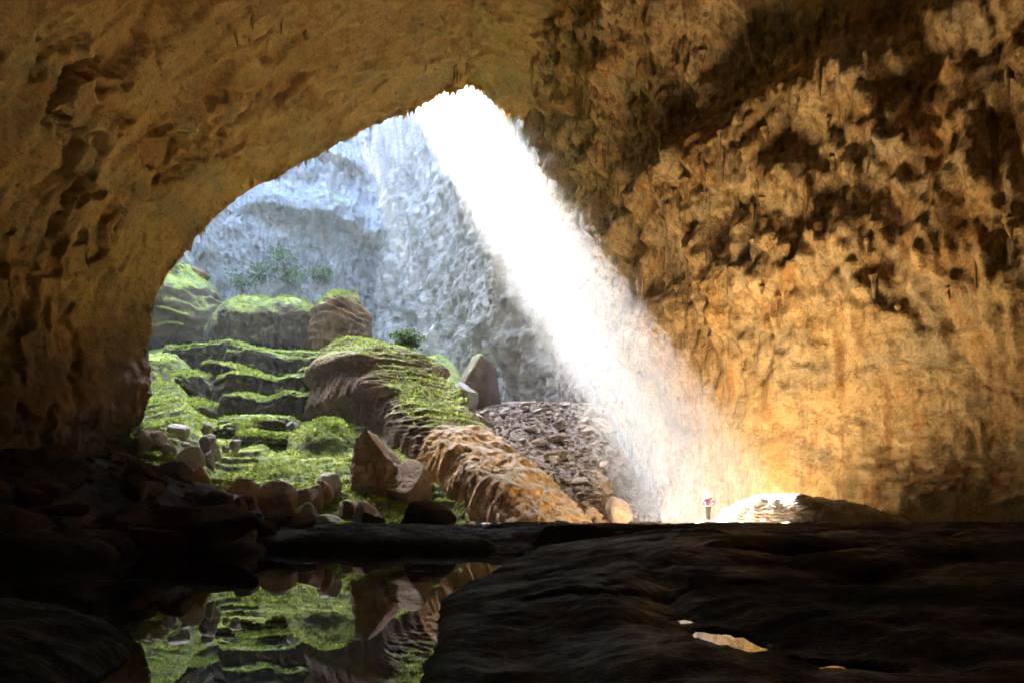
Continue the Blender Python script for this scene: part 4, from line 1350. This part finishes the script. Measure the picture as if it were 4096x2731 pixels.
def build_person():
    x, y = 12.35, 43.0
    z = float(floor_z(np.array([x]), np.array([y]))[0])
    root = empty("person", (x, y, z))
    root.rotation_euler = (0, 0, math.radians(-12))       # back turned, looking into the shaft
    tag(root, "person in white helmet, purple top and dark trousers standing beside the wet mound", "person")
    skin = mat_plain("skin", (0.30, 0.17, 0.11), 0.6)
    purple = mat_plain("purple_fabric", (0.040, 0.010, 0.036), 0.85)
    olive = mat_plain("dark_trousers", (0.010, 0.008, 0.005), 0.85)
    white = mat_plain("helmet_shell", (0.8, 0.8, 0.76), 0.35, 0.5, 0.03)
    boot = mat_plain("boot_leather", (0.05, 0.035, 0.025), 0.6)
    # joints: body faces +y; left hand on hip, right hand on hip
    body = {
        'pel': (0, 0, 0.95, .13), 'wst': (0, 0, 1.10, .12), 'chs': (0, 0, 1.32, .15), 'nck': (0, .01, 1.48, .06), 'hd0': (0, .03, 1.58, .085), 'hd1': (0, .03, 1.70, .09),
        'ls': (-.19, 0, 1.42, .06), 'le': (-.30, -.06, 1.17, .045), 'lw': (-.20, .10, 1.02, .032), 'lh': (-.16, .15, 1.00, .035),
        'rs': (.19, 0, 1.42, .06), 're': (.40, -.06, 1.20, .045), 'rw': (.22, .04, 1.03, .032), 'rh': (.17, .09, 1.02, .035),
        'lp': (-.09, 0, 0.88, .10), 'lk': (-.09, .03, 0.50, .062), 'la': (-.05, -.02, 0.09, .042), 'lt': (-.06, .14, 0.045, .04),
        'rp': (.09, 0, 0.88, .10), 'rk': (.08, .02, 0.50, .062), 'ra': (.06, -.02, 0.09, .042), 'rt': (.08, .14, 0.045, .04)}
    chain = [('pel', 'wst'), ('wst', 'chs'), ('chs', 'nck'), ('nck', 'hd0'), ('hd0', 'hd1'), ('chs', 'ls'), ('ls', 'le'), ('le', 'lw'), ('lw', 'lh'),
             ('chs', 'rs'), ('rs', 're'), ('re', 'rw'), ('rw', 'rh'), ('pel', 'lp'), ('lp', 'lk'), ('lk', 'la'), ('la', 'lt'), ('pel', 'rp'), ('rp', 'rk'), ('rk', 'ra'), ('ra', 'rt')]
    # fingers
    for sd in ('l', 'r'):
        hx, hy, hz, _ = body[sd + 'h']
        sg = 1 if sd == 'l' else -1
        for i, (dx, dz, ln) in enumerate([(0, .03, .07), (.0, .01, .08), (0, -.012, .075), (0, -.032, .06)]):
            body[f'{sd}f{i}'] = (hx + sg * .05, hy + .045, hz + dz, .010)
            body[f'{sd}g{i}'] = (hx + sg * (.05 + ln * .7), hy + .05, hz + dz - .02, .009)
            chain += [(sd + 'h', f'{sd}f{i}'), (f'{sd}f{i}', f'{sd}g{i}')]
        body[f'{sd}th'] = (hx - sg * .01, hy - .03, hz + .03, .011)
        body[f'{sd}ti'] = (hx + sg * .02, hy - .06, hz + .01, .010)
        chain += [(sd + 'h', f'{sd}th'), (f'{sd}th', f'{sd}ti')]
    def sub(keys, grow, name, mat, extra=None):
        b = dict(body)
        if extra: b.update(extra)
        ks = [k for k in b if k in keys]
        idx = {k: i for i, k in enumerate(ks)}
        ed = [(idx[a], idx[c]) for a, c in (chain + ([] if not extra else extra.get('_c', []))) if a in idx and c in idx]
        return skin_body(name, [b[k][:3] for k in ks], ed, [b[k][3] + grow for k in ks], mat, root)
    sub(set(body), 0.0, "body", skin)
    sub({'wst', 'chs', 'ls', 'le', 'lw', 'rs', 're', 'rw', 'pel'}, 0.022, "shirt", purple)
    sub({'pel', 'lp', 'lk', 'la', 'rp', 'rk', 'ra'}, 0.026, "trousers", olive)
    for sd in ('l', 'r'):
        sub({sd + 'a', sd + 't'}, 0.02, "boot", boot)
    # helmet: a dome with a brim
    n, m = 28, 14
    ph = np.linspace(0, 2 * math.pi, n, endpoint=False)
    a = np.linspace(0, math.pi / 2, m)
    PH, A = np.meshgrid(ph, a, indexing='ij')
    V = np.stack([.135 * np.sin(A) ** .8 * np.cos(PH), .155 * np.sin(A) ** .8 * np.sin(PH), .15 * np.cos(A)], -1)
    brim = np.stack([.16 * np.cos(PH[:, -1:]), .185 * np.sin(PH[:, -1:]), PH[:, -1:] * 0 - .012], -1)
    V = np.concatenate([V, brim], 1) + np.array([0, .03, 1.69])
    link("helmet", mesh_from("helmet", V, grid_faces(n, m + 1, True), white), root)
build_person()

# ------------------------------------------------------------------ haze
def build_haze():
    x0, x1, y0, y1, z0, z1 = -205, 205, -105, 265, -14, 157
    V = [(x, y, z) for z in (z0, z1) for x, y in ((x0, y0), (x1, y0), (x1, y1), (x0, y1))]
    Fc = [(3, 2, 1, 0), (4, 5, 6, 7), (0, 1, 5, 4), (1, 2, 6, 5), (2, 3, 7, 6), (3, 0, 4, 7)]
    me = bpy.data.meshes.new("haze")
    me.from_pydata(V, [], Fc)
    mat = bpy.data.materials.new("haze_air")
    mat.use_nodes = True
    nt = mat.node_tree
    nt.nodes.remove(nt.nodes["Principled BSDF"])
    vol = nt.nodes.new("ShaderNodeVolumePrincipled")
    vol.inputs["Color"].default_value = (0.95, 0.96, 0.98, 1)
    vol.inputs["Density"].default_value = HAZE_DENSITY
    vol.inputs["Anisotropy"].default_value = 0.45
    nt.links.new(vol.outputs[0], nt.nodes["Material Output"].inputs["Volume"])
    me.materials.append(mat)
    tag(link("haze", me), kind="stuff")
build_haze()
